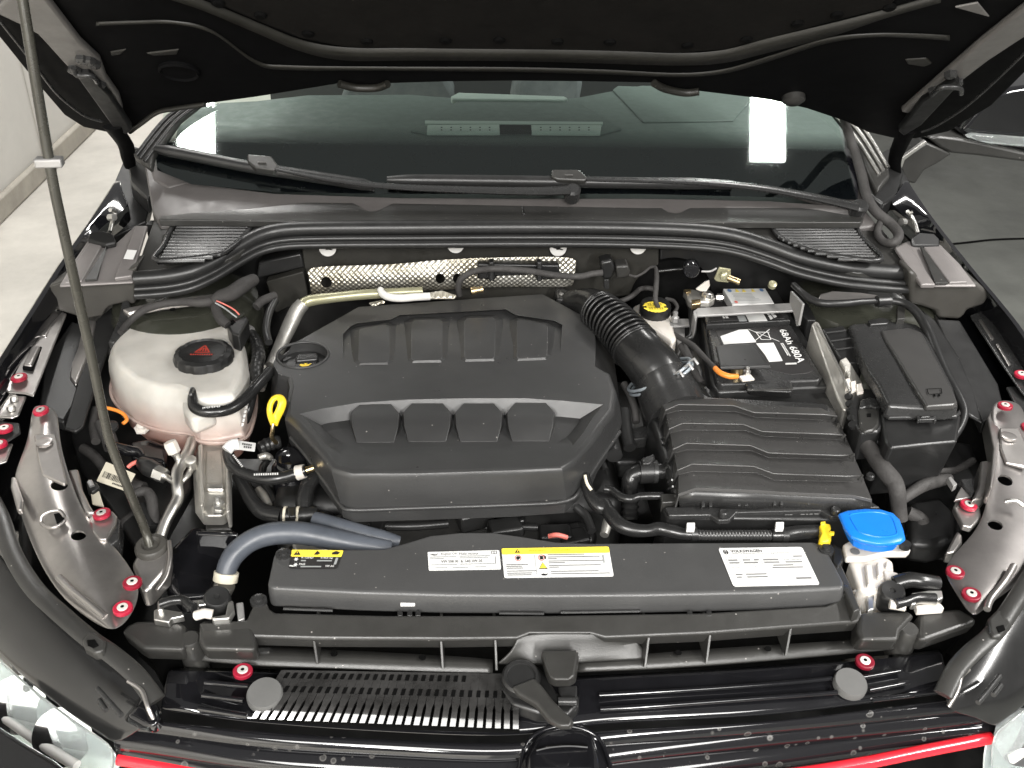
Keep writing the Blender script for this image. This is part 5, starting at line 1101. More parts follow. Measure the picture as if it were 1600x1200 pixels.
sticker('paper', q, 'paper_cream', tgx, rad=.03, asp=1.5)
bars = []; x = .10
while x < .88:
    w = random.choice((.012, .02, .03)); bars.append(R4(x, .25, x+w, .55)); x += w+random.choice((.012, .02, .028))
flat('barcode', q, bars, 'ink', tgx, lift=.0012)
flat('barcode_text', q, [R4(.5+.05*i, .1, .535+.05*i, .18) for i in range(8)], 'ink', tgx, lift=.0012)
tg2 = thing('wing_nut_bracket', 'small black bracket with a white sticker left of the barcode tag', 'bracket', P(152, 780, .77))
slab('plate', PS('138,748 152,758 162,790 144,786', .80), (0, 0, -.004), 'paper_cream', tg2, bevel=.001)
slab('frame', PS('134,752 150,752 156,760 144,768 136,764', .806), (0, 0, -.012), 'plastic', tg2, bevel=.002)
tube('bolt', '140,752,.812 144,760,.808', 4, 'steel_grey', tg2)
for pts, lab, mt, r in (('206,775,.77 214,770,.775 228,768,.775 236,778,.77 240,800,.76 244,820,.75', 'dark taped loom beside the silver pipe', 'cloth_tape', [6, 7, 8, 9, 9, 8]),
                        ('222,790,.76 230,806,.755 238,826,.75', 'ribbed dark wire bundle above the grommet', 'rubber', [8, 9, 9]),
                        ('185,740,.77 205,760,.77 225,765,.77', 'dark hose behind the barcode tag', 'cloth_tape', [12, 14, 12]),
                        ('158,660,.80 168,680,.79 175,700,.78', 'dark corrugated loom near the left wing', 'cloth_tape', [10, 12, 12])):
    tag(tube('wire_loom', pts, r, mt, ns=14), lab, 'wire')
og = thing('temperature_wire', 'orange wire and round clip under the coolant tank', 'wire', P(185, 655, .80))
tube('wire', '158,636,.82 170,638,.82 184,642,.818 194,648,.815 198,656,.812 192,662,.81', 3, 'orange', og)
lathe('clip', [(.010, 0), (.010, .005), (.005, .007)], P(175, 668, .80), (0, -.3, 1), 'plastic_satin', og, n=16)
lathe('screw', [(.012, -.002), (.012, .001), (.0075, .002), (.0075, .007), (.006, .008)], P(222, 669, .795), (0, -.2, 1), 'washer_white', og, n=6)
sh_ = thing('short_hose', 'black printed hose looping from the white tag to the engine cover', 'hose', P(410, 745, .77))
tube('hose', '356,706,.81 360,722,.81 370,734,.81 388,742,.81 412,748,.81 436,747,.812 460,741,.815 478,735,.82', [9, 9, 9, 9, 10, 10, 10, 9], 'hose', sh_, ns=18)
tube('white_band', '464,739,.8155 476,736,.819', [12, 11], 'washer_white', sh_, ns=18)
tube('copper_tip', '478,735,.82 490,731,.822', [6, 5], 'brass', sh_, ns=14)
q = [P(396, 745, .821), P(438, 744, .823), P(438, 738, .823), P(396, 740, .821)]
flat('hose_print', q, [R4(.02+.085*i, .2, .075+.085*i, .8) for i in range(11)], 'paper', sh_)
q = [P(362, 712, .818), P(378, 733, .82), P(382, 730, .82), P(366, 710, .818)]
flat('hose_print', q, [R4(.02+.12*i, .2, .1+.12*i, .8) for i in range(8)], 'paper', sh_)
tgw = thing('white_flag_tag', 'folded white paper flag round the hose below the coolant tank', 'tag', P(378, 700, .80))
sweep('wrap', crom(PS('354,704,.822 362,696,.826 372,694,.826'), 4), .0085, 'paper', tgw, ns=12)
q = PS('366,702 398,706 400,693 368,688', .826); sticker('flag', q, 'paper', tgw, rad=.05, asp=2.4)
flat('flag_print', q, [R4(.35+.1*i, .55, .42+.1*i, .75) for i in range(5)]+[R4(.45+.1*i, .25, .52+.1*i, .45) for i in range(4)], 'ink', tgw, lift=.0012)
oil = thing('oil_filter_housing', 'black cylindrical filter housing below the engine cover corner', 'filter housing', P(455, 780, .65))
lathe('can', [(.030, -.12), (.030, -.01), (.026, 0), (.022, .004), (.022, .012), (.012, .014)], P(456, 722, .80), (0, 0, 1), 'gloss', oil, n=32)
ob = tag(tube('outlet_hose', '500,738,.80 488,748,.80 480,762,.795 476,782,.785 476,800,.775', [12, 13, 13, 14, 14], 'hose', ns=20), 'glossy black hose bending down from under the engine cover corner', 'hose')
tj = thing('hose_joint', 'black hose tee with a cream clamp below the engine cover corner', 'hose tee', P(430, 805, .75))
tube('hose', '372,742,.79 382,760,.785 396,785,.78 412,800,.778 440,806,.778', [10, 11, 12, 13, 13], 'hose', tj, ns=18)
tube('coupling', '440,806,.778 466,806,.778 496,803,.778', [13, 14, 14], 'rubber', tj, ns=18, ribs=(.010, .1))
for u in (446, 466): tube('clamp', [(u-2, 806, .778), (u+2, 806, .778)], 15.5, 'paper_cream', tj, ns=18)
slab('buckle', PS('450,792 462,791 462,806 451,807', .795), (0, 0, -.008), 'plastic', tj, bevel=.002)
tag(tube('wire_bundle', '405,700,.80 420,694,.80 438,690,.80', [9, 12, 11], 'rubber', ns=16, ribs=(.007, .14)), 'fluted black loom passing under the dipstick', 'loom')
tag(tube('bracket_bit', '404,715,.79 416,712,.79 424,716,.79', [5, 6, 4], 'cast'), 'pale cast bracket end left of the filter housing', 'bracket')
tag(tube('bracket_bit', '404,765,.77 412,775,.77 420,790,.765', [6, 7, 6], 'cast'), 'pale cast bracket left of the hose tee', 'bracket')
rh = thing('radiator_hose', 'thick blue grey radiator hose sweeping in front of the engine', 'hose', P(470, 850, .74))
tube('hose', '352,902,.765 356,884,.775 368,864,.785 392,845,.793 425,834,.797 470,833,.797 520,842,.792 570,852,.787 610,858,.780', [15, 16, 17, 17, 18, 18, 17, 15, 13], 'hose_grey', rh, ns=24)
tube('end_band', '352,908,.76 354,894,.77', [19, 19], 'paper_cream', rh, ns=24)
tag(tube('radiator_hose', '492,812,.79 520,820,.79 560,832,.785 600,842,.78 624,848,.775', [13, 14, 14, 13, 10], 'hose_grey', ns=20), 'second blue grey hose with faint print behind the thick radiator hose', 'hose')
td = thing('thermostat_elbow', 'cast grey outlet elbow under the end of the radiator hose', 'outlet', P(340, 925, .70))
tube('elbow', '352,912,.755 346,924,.745 330,932,.74 318,940,.735', [16, 16, 14, 12], 'cast', td, ns=18)
tube('silver_pipe', '262,905,.74 285,902,.74 305,912,.735 322,922,.73', [9, 10, 10, 8], 'silver', td, ns=16)
tag(slab('alloy_housing', PS('455,846,.775 480,845,.775 530,854,.775 520,862,.77 462,866,.77'), (0, 0, -.03), 'cast', bevel=.004), 'pale alloy housing peeking out behind the black warning sticker', 'housing')
# panel left of radiator (dark inner carrier)
dk = thing('side_carrier', 'glossy black side carrier holding the prop rod foot', 'carrier', P(270, 900, .70))
slab('web', PS('205,880,.790 222,850,.795 238,838,.80 256,842,.80 266,862,.795 262,890,.785 236,920,.78 222,925,.78'), (0, 0, -.03), 'bracket', dk, bevel=.006, seg=3)
slab('shelf', PS('262,860,.77 300,822,.765 370,826,.765 380,840,.765 350,870,.76 330,930,.755 280,935,.755 256,910,.76'), (0, 0, -.03), 'gloss', dk, bevel=.006)
sweep('edge', crom(PS('264,846,.80 266,870,.795 260,900,.785 245,922,.78'), 5), .003, 'bracket', dk, ns=8)
lathe('hole', [(.006, 0), (.006, .001)], P(270, 862, .7715), (0, 0, 1), 'hollow', dk, n=14)
slab('beam', PS('305,828,.785 372,830,.785 372,836,.785 306,834,.785'), (0, 0, -.03), 'paint', dk, bevel=.003)
# ---------------------------------------------------------------- dark clutter deep in the bay (each piece a hose, box or bracket of its own)
def clutter(kind, s, z, d, mat, label, cat, bev=.004): return tag(slab(kind, PS(s, z), (0, 0, -d), mat, bevel=bev, seg=3), label, cat)
clutter('wheel_arch_liner', '120,560 175,545 178,610 190,650 240,672 300,690 300,760 260,830 210,850 170,790 130,740 110,680', .745, .02, 'plastic', 'dark wheel arch liner below the coolant tank', 'liner')
clutter('wheel_arch_liner', '1380,700 1500,690 1545,700 1540,760 1500,830 1440,850 1400,850 1390,790', .745, .02, 'plastic', 'dark wheel arch liner below the fuse box', 'liner')
clutter('resonator', '1420,780 1470,772 1500,800 1496,840 1460,852 1420,846', .765, .04, 'plastic', 'smooth dark box between the harness and the right headlamp bracket', 'box', .012)
clutter('inverter_box', '200,690 235,684 262,694 258,722 222,716 204,712', .785, .03, 'gloss', 'glossy dark cover above the pressure switch', 'cover', .006)
clutter('ducting', '930,600 985,590 1010,640 1020,700 1000,720 960,720 946,680', .76, .04, 'plastic', 'dark gearbox cover seen between engine cover and air filter box', 'cover', .01)
clutter('mount_bracket', '985,668 1012,664 1016,676 1010,684 990,686', .80, .02, 'plastic_satin', 'small black bracket left of the ridged air filter box', 'bracket', .003)
clutter('alternator', '850,820 905,808 935,822 930,846 880,848', .745, .05, 'plastic', 'dark alternator behind the right end of the radiator cover hump', 'alternator', .012)
tag(tube('red_brown_lead', '858,838,.775 870,836,.78 886,840,.775', 4, 'ink_red'), 'short reddish lead behind the radiator cover hump', 'lead')
tag(tube('silver_stay', '944,836,.77 950,815,.775 956,800,.78', [7, 8, 8], 'cast'), 'grey cast stay below the black coolant pipe bend', 'stay')
for i, (s, r, mt, lab) in enumerate((
    ('560,818,.76 600,822,.76 650,822,.76 700,818,.76', 7, 'rubber', 'dark hose in the shadow right of the blue grey hoses'),
    ('720,818,.755 780,822,.755 840,824,.755', 6, 'rubber', 'dark hose in the shadow below the engine cover middle'),
    ('900,792,.78 915,806,.775 925,830,.77', 7, 'rubber', 'black hose dropping at the engine cover right front corner'),
    ('918,760,.79 926,740,.79 932,722,.79 928,704,.79', 6, 'plastic_satin', 'black loop hose at the engine cover right side'),
    ('944,700,.79 940,716,.785 946,734,.78', 5, 'rubber', 'short black hose near the loop hose'),
    ('975,600,.82 985,618,.815 992,640,.81 994,660,.80', 6, 'cloth_tape', 'taped wire beside the intake elbow'),
    ('1066,540,.85 1076,560,.845 1086,585,.84 1096,600,.835', 7, 'cloth_tape', 'taped cable below the battery loom'),
    ('130,700,.77 150,715,.77 165,735,.765', 8, 'cloth_tape', 'dark loom left of the barcode tag'),
    ('216,800,.74 190,820,.74 175,845,.74', 8, 'cloth_tape', 'dark cable near the left bracket ear'),
    ('280,860,.72 300,880,.72 330,880,.72', 9, 'hose', 'glossy dark hose behind the bonnet lock'),
    ('420,715,.78 410,735,.775 415,760,.77 430,785,.765', 6, 'hose', 'thin black hose left of the filter housing'),
    ('1440,720,.80 1460,735,.795 1490,735,.79 1520,720,.79', 6, 'cloth_tape', 'dark cable under the fuse box corner'),
    ('1400,830,.74 1430,860,.735 1470,868,.73', 8, 'hose', 'dark washer hose beside the washer neck'),
    ('150,640,.80 146,665,.795 150,690,.79', 7, 'cloth_tape', 'dark cable by the left wing flap'),
    ('430,470,.90 420,490,.895 416,515,.885 420,535,.88', 6, 'rubber', 'black hose left of the bent metal pipe'),
    ('400,480,.90 410,470,.905 430,462,.905', 7, 'cloth_tape', 'dark loom behind the bent metal pipe'))):
    tag(tube('bay_hose', s, r, mt, ns=14), lab, 'hose')
tag(prismY('firewall_box', '404,410 470,396 476,418 400,436', 1.555, .03, 'plastic', bevel=.003), 'dark box at the left end of the foil shield', 'box')
tag(prismY('firewall_cover', '416,440 474,424 482,466 430,490', 1.54, .02, 'bulkhead_mat', bevel=.002), 'flat dark olive cover left of the foil shield', 'cover')
clutter('coil_cap', '866,452 876,448 888,452 890,462 884,468 870,466', .875, .02, 'plastic_satin', 'small round black cap behind the engine cover right corner', 'cap', .004)
clutter('battery_side_box', '1050,512 1086,500 1106,560 1112,604 1080,600 1060,560', .83, .12, 'plastic', 'black tray side left of the battery', 'tray', .004)
clutter('fuse_box_stay', '1240,452 1262,470 1276,500 1262,500 1244,480', .88, .05, 'plastic', 'dark stay behind the grey battery plate', 'stay', .003)
# ---------------------------------------------------------------- radiator cover with its stickers
rc = thing('radiator_cover', 'matt black radiator cover carrying four stickers', 'radiator cover', P(860, 900, .74))
ZR = .808
rt = PS('428,866 440,859 520,858 600,857 632,848 672,836 720,831 770,831 820,838 868,846 920,848 1100,847 1270,846 1284,850 1296,866 1318,908 1318,918 1200,924 1000,928 860,929 700,928 560,924 424,917 418,912', ZR)
rcn = sum(rt, V())/len(rt)
r2 = [p+V((0, -.004 if p.y < .88 else .002, -.012)) for p in rt]; r3 = [p+V((0, 0, -.018)) for p in r2]
loft('shell', [rt, r2, r3], 'cover_front', rc, bevel=.007, seg=5)
for u, v in ((443, 866), (1291, 858), (404, 938), (1318, 922)):
    lathe('screw', [(.010, -.004), (.010, .0015), (.0055, .002), (.0055, .005), (.003, .0055)], P(u, v, ZR+.001 if v < 900 else .795), (0, 0, 1), 'plastic_satin', rc, n=20)
for u, v in ((637, 938), (1101, 933)): slab('grey_tab', PS([(u-12, v-4), (u+12, v-4), (u+12, v+3), (u-12, v+3)], .796), (0, -.004, -.004), 'steel_grey', rc, bevel=.001)
def RQ(s): return PS(s, ZR+.0004)
# refrigerant sticker
q = RQ('451,889 527,889 537,861 456,860'); st = sticker('refrigerant_sticker', q, 'ink', rc, rad=.10, asp=2.6)
sticker('yellow_band', q, 'yellow_print', st, rad=.06, asp=2.6, rect=(.0, .64, 1, 1), lift=.0012)
flat('warning_triangles', q, [[(.05, .70), (.19, .70), (.12, .95)], [(.45, .72), (.53, .72), (.57, .80), (.5, .94), (.47, .80)], [(.80, .74), (.92, .74), (.95, .86), (.86, .94), (.80, .86)]], 'ink', st, lift=.0018)
flat('triangle_mark', q, [R4(.113, .77, .127, .88)], 'yellow_print', st, lift=.0022)
def star(cx, cy, r, asp): return [[(cx+r/asp*math.cos(a)*k, cy+r*math.sin(a)*k) for a, k in ((i*math.pi/6, 1 if i % 2 == 0 else .45) for i in range(12))]]
flat('snow_symbol', q, star(.12, .48, .13, 2.6)+star(.13, .18, .13, 2.6)+[seg(q, (.01, .14), (.10, .10), .03)], 'paper', st, lift=.0014)
words('print', 'R-1234yf', q, (.22, .50, .46, .61), 'paper', st, lift=.0014, bold=.02); words('print', '0.465 kg', q, (.60, .50, .84, .61), 'paper', st, lift=.0014, bold=.02)
words('print', 'PAG', q, (.20, .16, .32, .27), 'paper', st, lift=.0014, bold=.02); words('print', 'VW AG', q, (.74, .06, .92, .17), 'paper', st, lift=.0014, bold=.02)
flat('fine_print', q, [R4(.22, .37, .32, .44), R4(.54, .37, .84, .44), R4(.24, .05, .66, .12), R4(.90, .2, .95, .58)], 'ink_pale', st, lift=.0014)
# engine oil sticker
q = RQ('670,892 783,890 780,860 668,863'); st = sticker('oil_sticker', q, 'paper', rc, rad=.06, asp=3.8)
words('print', 'Engine Oil', q, (.19, .77, .40, .92), 'ink_grey', st); words('print', 'Huile moteur', q, (.44, .78, .71, .92), 'ink_grey', st)
words('print', 'VW 508 00  &  SAE 0W-20', q, (.18, .38, .75, .52), 'ink', st)
flat('oil_can', q, [[(.03, .84), (.08, .78), (.12, .78), (.15, .90), (.11, .84), (.07, .88)]], 'ink_grey', st)
flat('fine_print', q, [R4(.03, .68, .39, .72), R4(.03, .59, .22, .63), R4(.44, .69, .87, .73), R4(.44, .60, .84, .64), R4(.04, .26, .40, .30), R4(.44, .27, .92, .31), R4(.09, .10, .26, .14), R4(.33, .10, .55, .14), R4(.64, .11, .80, .15)], 'ink_pale', st)
flat('book_symbol', q, [seg(q, (.89, .80), (.96, .80), .012), seg(q, (.89, .93), (.96, .93), .012), seg(q, (.89, .80), (.89, .93), .005), seg(q, (.925, .80), (.925, .93), .005), seg(q, (.96, .80), (.96, .93), .005), seg(q, (.935, .25), (.935, .66), .004)], 'ink_grey', st)
# warning sticker
q = RQ('788,903.5 959,901 951,855 783.5,858'); st = sticker('warning_sticker', q, 'paper', rc, rad=.06, asp=3.6)
sticker('yellow_band', q, 'yellow_print', st, rad=.05, asp=3.6, rect=(0, .79, 1, 1), lift=.0012)
words('print', 'WARNING!', q, (.25, .865, .41, .93), 'orange_print', st, lift=.0016); words('print', 'ATTENTION', q, (.46, .865, .63, .93), 'orange_print', st, lift=.0016)
flat('triangle', q, [[(.12, .83), (.17, .83), (.145, .96)]], 'ink', st, lift=.0016); flat('triangle_mark', q, [R4(.142, .85, .148, .91)], 'yellow_print', st, lift=.002)
def ringp(cx, cy, r, asp, w): return [[(cx+(r-w)/asp*math.cos(a), cy+(r-w)*math.sin(a)), (cx+(r)/asp*math.cos(a), cy+r*math.sin(a)), (cx+r/asp*math.cos(a+.4), cy+r*math.sin(a+.4)), (cx+(r-w)/asp*math.cos(a+.4), cy+(r-w)*math.sin(a+.4))] for a in [i*.393 for i in range(16)]]
flat('prohibition_ring', q, ringp(.145, .66, .11, 3.6, .025)+ringp(.36, .66, .11, 3.6, .025), 'ink_red', st)
flat('pictogram', q, [[(.125, .66), (.14, .58), (.165, .66), (.16, .72), (.135, .72)], R4(.345, .60, .375, .72), [(.385, .62), (.40, .60), (.405, .70), (.38, .75)]], 'ink', st)
flat('shock_triangle', q, [[(.325, .27), (.405, .27), (.365, .50)]], 'ink', st); flat('shock_fill', q, [[(.333, .29), (.397, .29), (.365, .47)]], 'yellow_print', st, lift=.0014)
flat('oil_can', q, [[(.335, .09), (.35, .05), (.385, .05), (.405, .12), (.38, .10), (.36, .12)]], 'ink', st)
flat('rules', q, [seg(q, (.30, .06), (.30, .76), .002), seg(q, (.44, .245), (.89, .245), .003)], 'ink_pale', st)
fl_ = []
for y, a, b_ in ((.42, .03, .23), (.36, .03, .17), (.30, .03, .18), (.20, .03, .30), (.13, .03, .26), (.07, .03, .25)): fl_.append(R4(a, y, b_, y+.028))
for y, a, b_ in ((.74, .42, .76), (.66, .42, .90), (.60, .42, .50), (.52, .42, .93), (.46, .42, .57), (.37, .42, .90), (.31, .42, .51), (.17, .43, .87), (.09, .43, .97)): fl_.append(R4(a, y, b_, y+.028))
flat('fine_print', q, fl_, 'ink_grey', st)
flat('side_print', q, [R4(.925, .45, .94, .72)], 'ink_pale', st)
# emission sticker
q = RQ('1146,917 1281,914 1253,855 1122,857'); st = sticker('emission_sticker', q, 'paper', rc, rad=.06, asp=2.2)
words('print', 'VOLKSWAGEN', q, (.13, .868, .50, .945), 'ink', st, bold=.02); words('print', 'VEHICLE EMISSION CONTROL INFORMATION', q, (.13, .82, .82, .855), 'ink_grey', st)
flat('round_logo', q, ringp(.07, .885, .065, 2.2, .014)+[seg(q, (.05, .93), (.07, .88), .005), seg(q, (.09, .93), (.07, .88), .005), seg(q, (.045, .90), (.058, .845), .005), seg(q, (.058, .845), (.07, .88), .005), seg(q, (.07, .88), (.082, .845), .005), seg(q, (.082, .845), (.095, .90), .005)], 'ink', st)
flat('table_rules', q, [seg(q, (.04, y), (.97, y), .003) for y in (.79, .70, .56, .40)]+[seg(q, (.04, .63), (.68, .63), .003)]+[seg(q, (.04, .1), (.04, .79), .002), seg(q, (.97, .1), (.97, .79), .002), seg(q, (.04, .1), (.97, .1), .003), seg(q, (.20, .56), (.20, .70), .002), seg(q, (.44, .56), (.44, .70), .002), seg(q, (.70, .56), (.70, .70), .002), seg(q, (.44, .40), (.44, .56), .002)], 'ink_pale', st)
words('print', 'Conforms to regulations', q, (.05, .725, .40, .765), 'ink_grey', st); words('print', 'No adjustments needed', q, (.06, .46, .38, .50), 'ink_grey', st)
words('print', 'Fuel: Gasoline', q, (.72, .64, .92, .68), 'ink_grey', st)
flat('fine_print', q, [R4(.06, .65, .17, .68), R4(.06, .58, .18, .61), R4(.23, .65, .32, .68), R4(.36, .65, .42, .68), R4(.23, .58, .40, .61), R4(.47, .65, .65, .68), R4(.47, .58, .65, .61), R4(.72, .58, .92, .61), R4(.56, .50, .80, .53), R4(.54, .44, .90, .47), R4(.84, .73, .95, .76), R4(.08, .28, .16, .31), R4(.20, .28, .44, .31), R4(.08, .21, .14, .24), R4(.20, .21, .44, .24), R4(.76, .15, .94, .19)], 'ink_grey', st)
# ---------------------------------------------------------------- plastic front carrier
fc = thing('front_carrier', 'dark grey plastic front carrier crossing below the radiator cover', 'carrier', P(850, 990, .68))
slab('top_bar', PS('310,972,.79 385,968,.79 396,944,.795 416,940,.795 420,950,.79 430,957,.79 600,961,.79 860,961,.79 1100,957,.79 1290,946,.79 1310,938,.79 1318,926,.795 1332,925,.795 1345,950,.79 1350,972,.782 1250,979,.782 1100,990,.782 946,996,.782 922,989,.782 828,989,.782 808,997,.782 700,999,.782 500,998,.782 396,995,.782 320,1000,.782'), (0, .006, -.022), 'plastic_grey', fc, bevel=.003)
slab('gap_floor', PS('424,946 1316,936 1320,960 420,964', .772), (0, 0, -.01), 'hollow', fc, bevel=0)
for u in (625, 640, 653, 1078, 1108): slab('clip_lug', PS([(u-4, 954), (u+4, 954), (u+4, 962), (u-4, 962)], .789), (0, 0, -.012), 'plastic', fc, bevel=.001)
for s in ('443,951 520,954', '780,958 850,959', '876,957 1000,955'): sweep('bar_rib', [P(a, b_, .786) for a, b_ in T(s)], .002, 'plastic_satin', fc, ns=6)
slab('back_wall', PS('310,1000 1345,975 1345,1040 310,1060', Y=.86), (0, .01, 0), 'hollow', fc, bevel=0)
lo = [('306,1013 396,1012 492,1014 690,1024 770,1030', '304,1030 396,1038 492,1042 690,1049 770,1051'), ('904,1034 1010,1022 1107,1014 1232,1006 1400,996', '904,1049 1010,1044 1107,1038 1232,1028 1410,1012')]
for up, low in lo:
    grid('tray_lip', [crom(PS(up, .752), 4), crom(PS(low, .748), 4)], 'plastic_grey', fc, solid=.004, sub=0)
for a, b_ in (('490,998', '496,1038'), ('689,1000', '692,1046'), ('774,1000', '776,1048'), ('1014,995', '1008,1044'), ('1110,990', '1104,1038'), ('1236,982', '1228,1026')):
    (u0, v0), (u1, v1) = T(a)[0], T(b_)[0]; p0, p1 = P(u0, v0, .778), P(u1, v1, .752)
    slab('divider', [p0+V((-.0016, 0, 0)), p0+V((.0016, 0, 0)), p1+V((.0016, 0, 0)), p1+V((-.0016, 0, 0))], (0, .05, 0), 'plastic_grey', fc, bevel=.0006)
grid('centre_scoop', [crom(PS('808,997,.780 828,989,.782 870,988,.782 922,989,.782 946,996,.780'), 4), crom(PS('800,1020,.765 828,1016,.765 870,1012,.765 940,1012,.765 1008,1000,.765'), 4), crom(PS('770,1040,.752 828,1040,.752 870,1040,.752 930,1036,.752 1010,1032,.752'), 4)], 'plastic_grey', fc, solid=.003, sub=1)
for u, v in ((522, 1022), (660, 1028), (1060, 1020), (1200, 1014)): lathe('hole', [(.004, 0), (.004, .001)], P(u, v, .7535), (0, 0, 1), 'hollow', fc, n=10)
for s, z in (('188,986 200,974 214,969 282,970 290,978 292,990 288,1016 222,1014 212,1006', .78), ('310,972 320,968 384,968 396,974 400,1016 316,1014 309,1000', .786),
             ('1343,958 1350,955 1420,954 1430,962 1408,985 1405,1000 1346,1000 1340,985', .786), ('1436,958 1450,954 1500,950 1520,962 1528,968 1524,974 1450,1000 1434,998', .78)):
    slab('end_wing', PS(s, z), (0, .01, -.03), 'plastic_grey', fc, bevel=.006, seg=3)
for (u, v, z) in ((297, 1000, .775), (1420, 985, .775)):
    lathe('post', [(.016, -.05), (.015, -.03), (.013, 0), (.010, .004)], P(u, v, z), (0, -.15, 1), 'plastic_grey', fc, n=24)
slab('strut', PS('1285,846 1298,846 1330,915 1345,952 1334,956 1318,920', .80), (0, 0, -.02), 'plastic_grey', fc, bevel=.002)
slab('strut', PS('1300,848 1316,856 1320,872 1310,888 1300,876', .802), (0, 0, -.02), 'plastic', fc, bevel=.003)
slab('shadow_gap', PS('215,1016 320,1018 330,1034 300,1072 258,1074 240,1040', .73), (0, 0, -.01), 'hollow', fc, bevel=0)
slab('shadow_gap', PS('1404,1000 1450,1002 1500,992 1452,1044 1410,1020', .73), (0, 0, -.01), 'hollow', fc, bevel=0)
slab('corner_mark', PS('398,932 408,932 408,936 398,936', .797), (0, 0, -.001), 'ink', fc, bevel=0)
# bonnet lock hooks on both sides
def lock(label, side, u, v, pts):
    t = thing('bonnet_lock', label, 'lock', P(u, v+20, .75), 'bonnet locks')
    lathe('buffer', [(.016, -.03), (.0165, -.004), (.0150, .002), (.013, .004), (.004, .003), (.003, .001)], P(u, v, .80), (.15*-side, -.25, 1), 'rubber', t, n=26)
    for s, z, mt in pts: slab('lock_plate', PS(s, z), (0, 0, -.010), mt, t, bevel=.0015)
    return t
lL = lock('silver bonnet lock with round rubber buffer below the radiator hose', -1, 339, 934, [
    ('240,953 248,950 284,956 288,962 268,966 264,972 240,968', .79, 'silver'), ('246,938 254,938 254,952 246,954', .796, 'silver'), ('308,938 332,936 334,942 310,946', .80, 'silver'), ('356,940 364,938 366,952 358,966 332,968 330,964 352,960', .798, 'silver'), ('368,942 380,940 382,966 372,970', .79, 'steel_grey')])
sweep('hook', crom(PS('250,944,.80 270,938,.802 286,938,.80 296,946,.80 304,950,.80'), 5), .006, 'hose', lL, ns=10)
sweep('ball', PS('306,962,.795 320,958,.80 332,960,.798'), .006, 'washer_white', lL, ns=10)
lR = lock('silver bonnet lock with round rubber buffer below the washer neck', 1, 1394, 924, [
    ('1424,926 1450,922 1472,922 1474,934 1466,938 1440,936 1426,938', .80, 'silver'), ('1430,945 1470,942 1476,950 1434,953', .79, 'washer_white'), ('1354,926 1366,922 1366,952 1356,954', .79, 'silver'), ('1422,930 1430,926 1432,944 1424,944', .802, 'silver')])
sweep('hook', crom(PS('1400,944,.80 1418,940,.80 1436,934,.80 1462,934,.80'), 5), .006, 'hose', lR, ns=10)
sweep('ball', PS('1390,944,.795 1402,946,.795 1414,948,.795'), .006, 'washer_white', lR, ns=10)
sweep('lever', crom(PS('1398,912,.80 1420,906,.805 1440,908,.805 1464,912,.80'), 5), .010, 'hose', lR, ns=12)
# ---------------------------------------------------------------- washer neck and blue cap
wn = thing('washer_reservoir_neck', 'white washer filler neck under a blue flip cap', 'washer neck', P(1370, 900, .72))
slab('bracket', PS('1317,850 1330,842 1420,852 1424,858 1418,864 1382,864 1352,872 1322,872', .806), (0, 0, -.01), 'washer_white', wn, bevel=.003)
lathe('hole', [(.006, 0), (.006, .0008)], P(1336, 862, .8068), (0, 0, 1), 'ink_grey', wn, n=16)
slab('block', PS('1326,874 1352,872 1380,866 1396,876 1398,896 1410,905 1390,920 1356,926 1342,920', .796), (0, 0, -.06), 'washer_white', wn, bevel=.005, seg=3)
for s, z in (('1352,882 1362,880 1364,912 1356,914', .802), ('1370,878 1378,878 1380,898 1372,900', .803), ('1380,890 1402,894 1408,902 1386,906', .80), ('1384,876 1394,878 1394,886 1384,886', .80)):
    slab('rib', PS(s, z), (0, 0, -.02), 'washer_white', wn, bevel=.002)
tube('hose_stub', '1340,930,.78 1352,915,.785 1360,905,.79', [10, 10, 9], 'washer_white', wn)
bcap = PS('1310,803 1322,798 1350,795 1376,796 1396,802 1406,812 1412,828 1415,842 1408,847 1392,850 1370,850 1346,845 1330,838 1320,825', .838)
bcn = sum(bcap, V())/len(bcap)
loft('blue_cap', [[bcn+(p-bcn)*.72+V((0, 0, .0035)) for p in bcap], [bcn+(p-bcn)*.90+V((0, 0, .0025)) for p in bcap], bcap, [p+V((0, 0, -.004)) for p in bcap], [bcn+(p-bcn)*.86+V((0, 0, -.008)) for p in bcap], [bcn+(p-bcn)*.80+V((0, 0, -.020)) for p in bcap]], 'blue', wn, bevel=.0012)
sweep('cap_ring', crom([bcn+(p-bcn)*.70+V((0, 0, .0035)) for p in bcap], 4, True), .0011, 'blue', wn, ns=6)
lathe('cap_hinge', [(.007, -.004), (.007, .004)], P(1414, 852, .815), (0, 0, 1), 'plastic', wn, n=16)
yc = thing('pipe_end_clip', 'small yellow plastic clip at the pipe end beside the blue cap', 'clip', P(1291, 845, .79))
slab('block', PS('1280,820 1287,816 1298,818 1299,824 1296,830 1302,833 1298,836 1300,842 1294,846 1284,845 1280,840 1284,832', .818), (0, 0, -.016), 'yellow', yc, bevel=.003)
slab('prong', PS('1296,829 1304,830 1304,834 1296,834', .818), (0, 0, -.004), 'yellow', yc, bevel=.001)
slab('stem_clip', PS('1282,815 1290,814 1290,819 1283,820', .822), (0, 0, -.004), 'yellow', yc, bevel=.001)
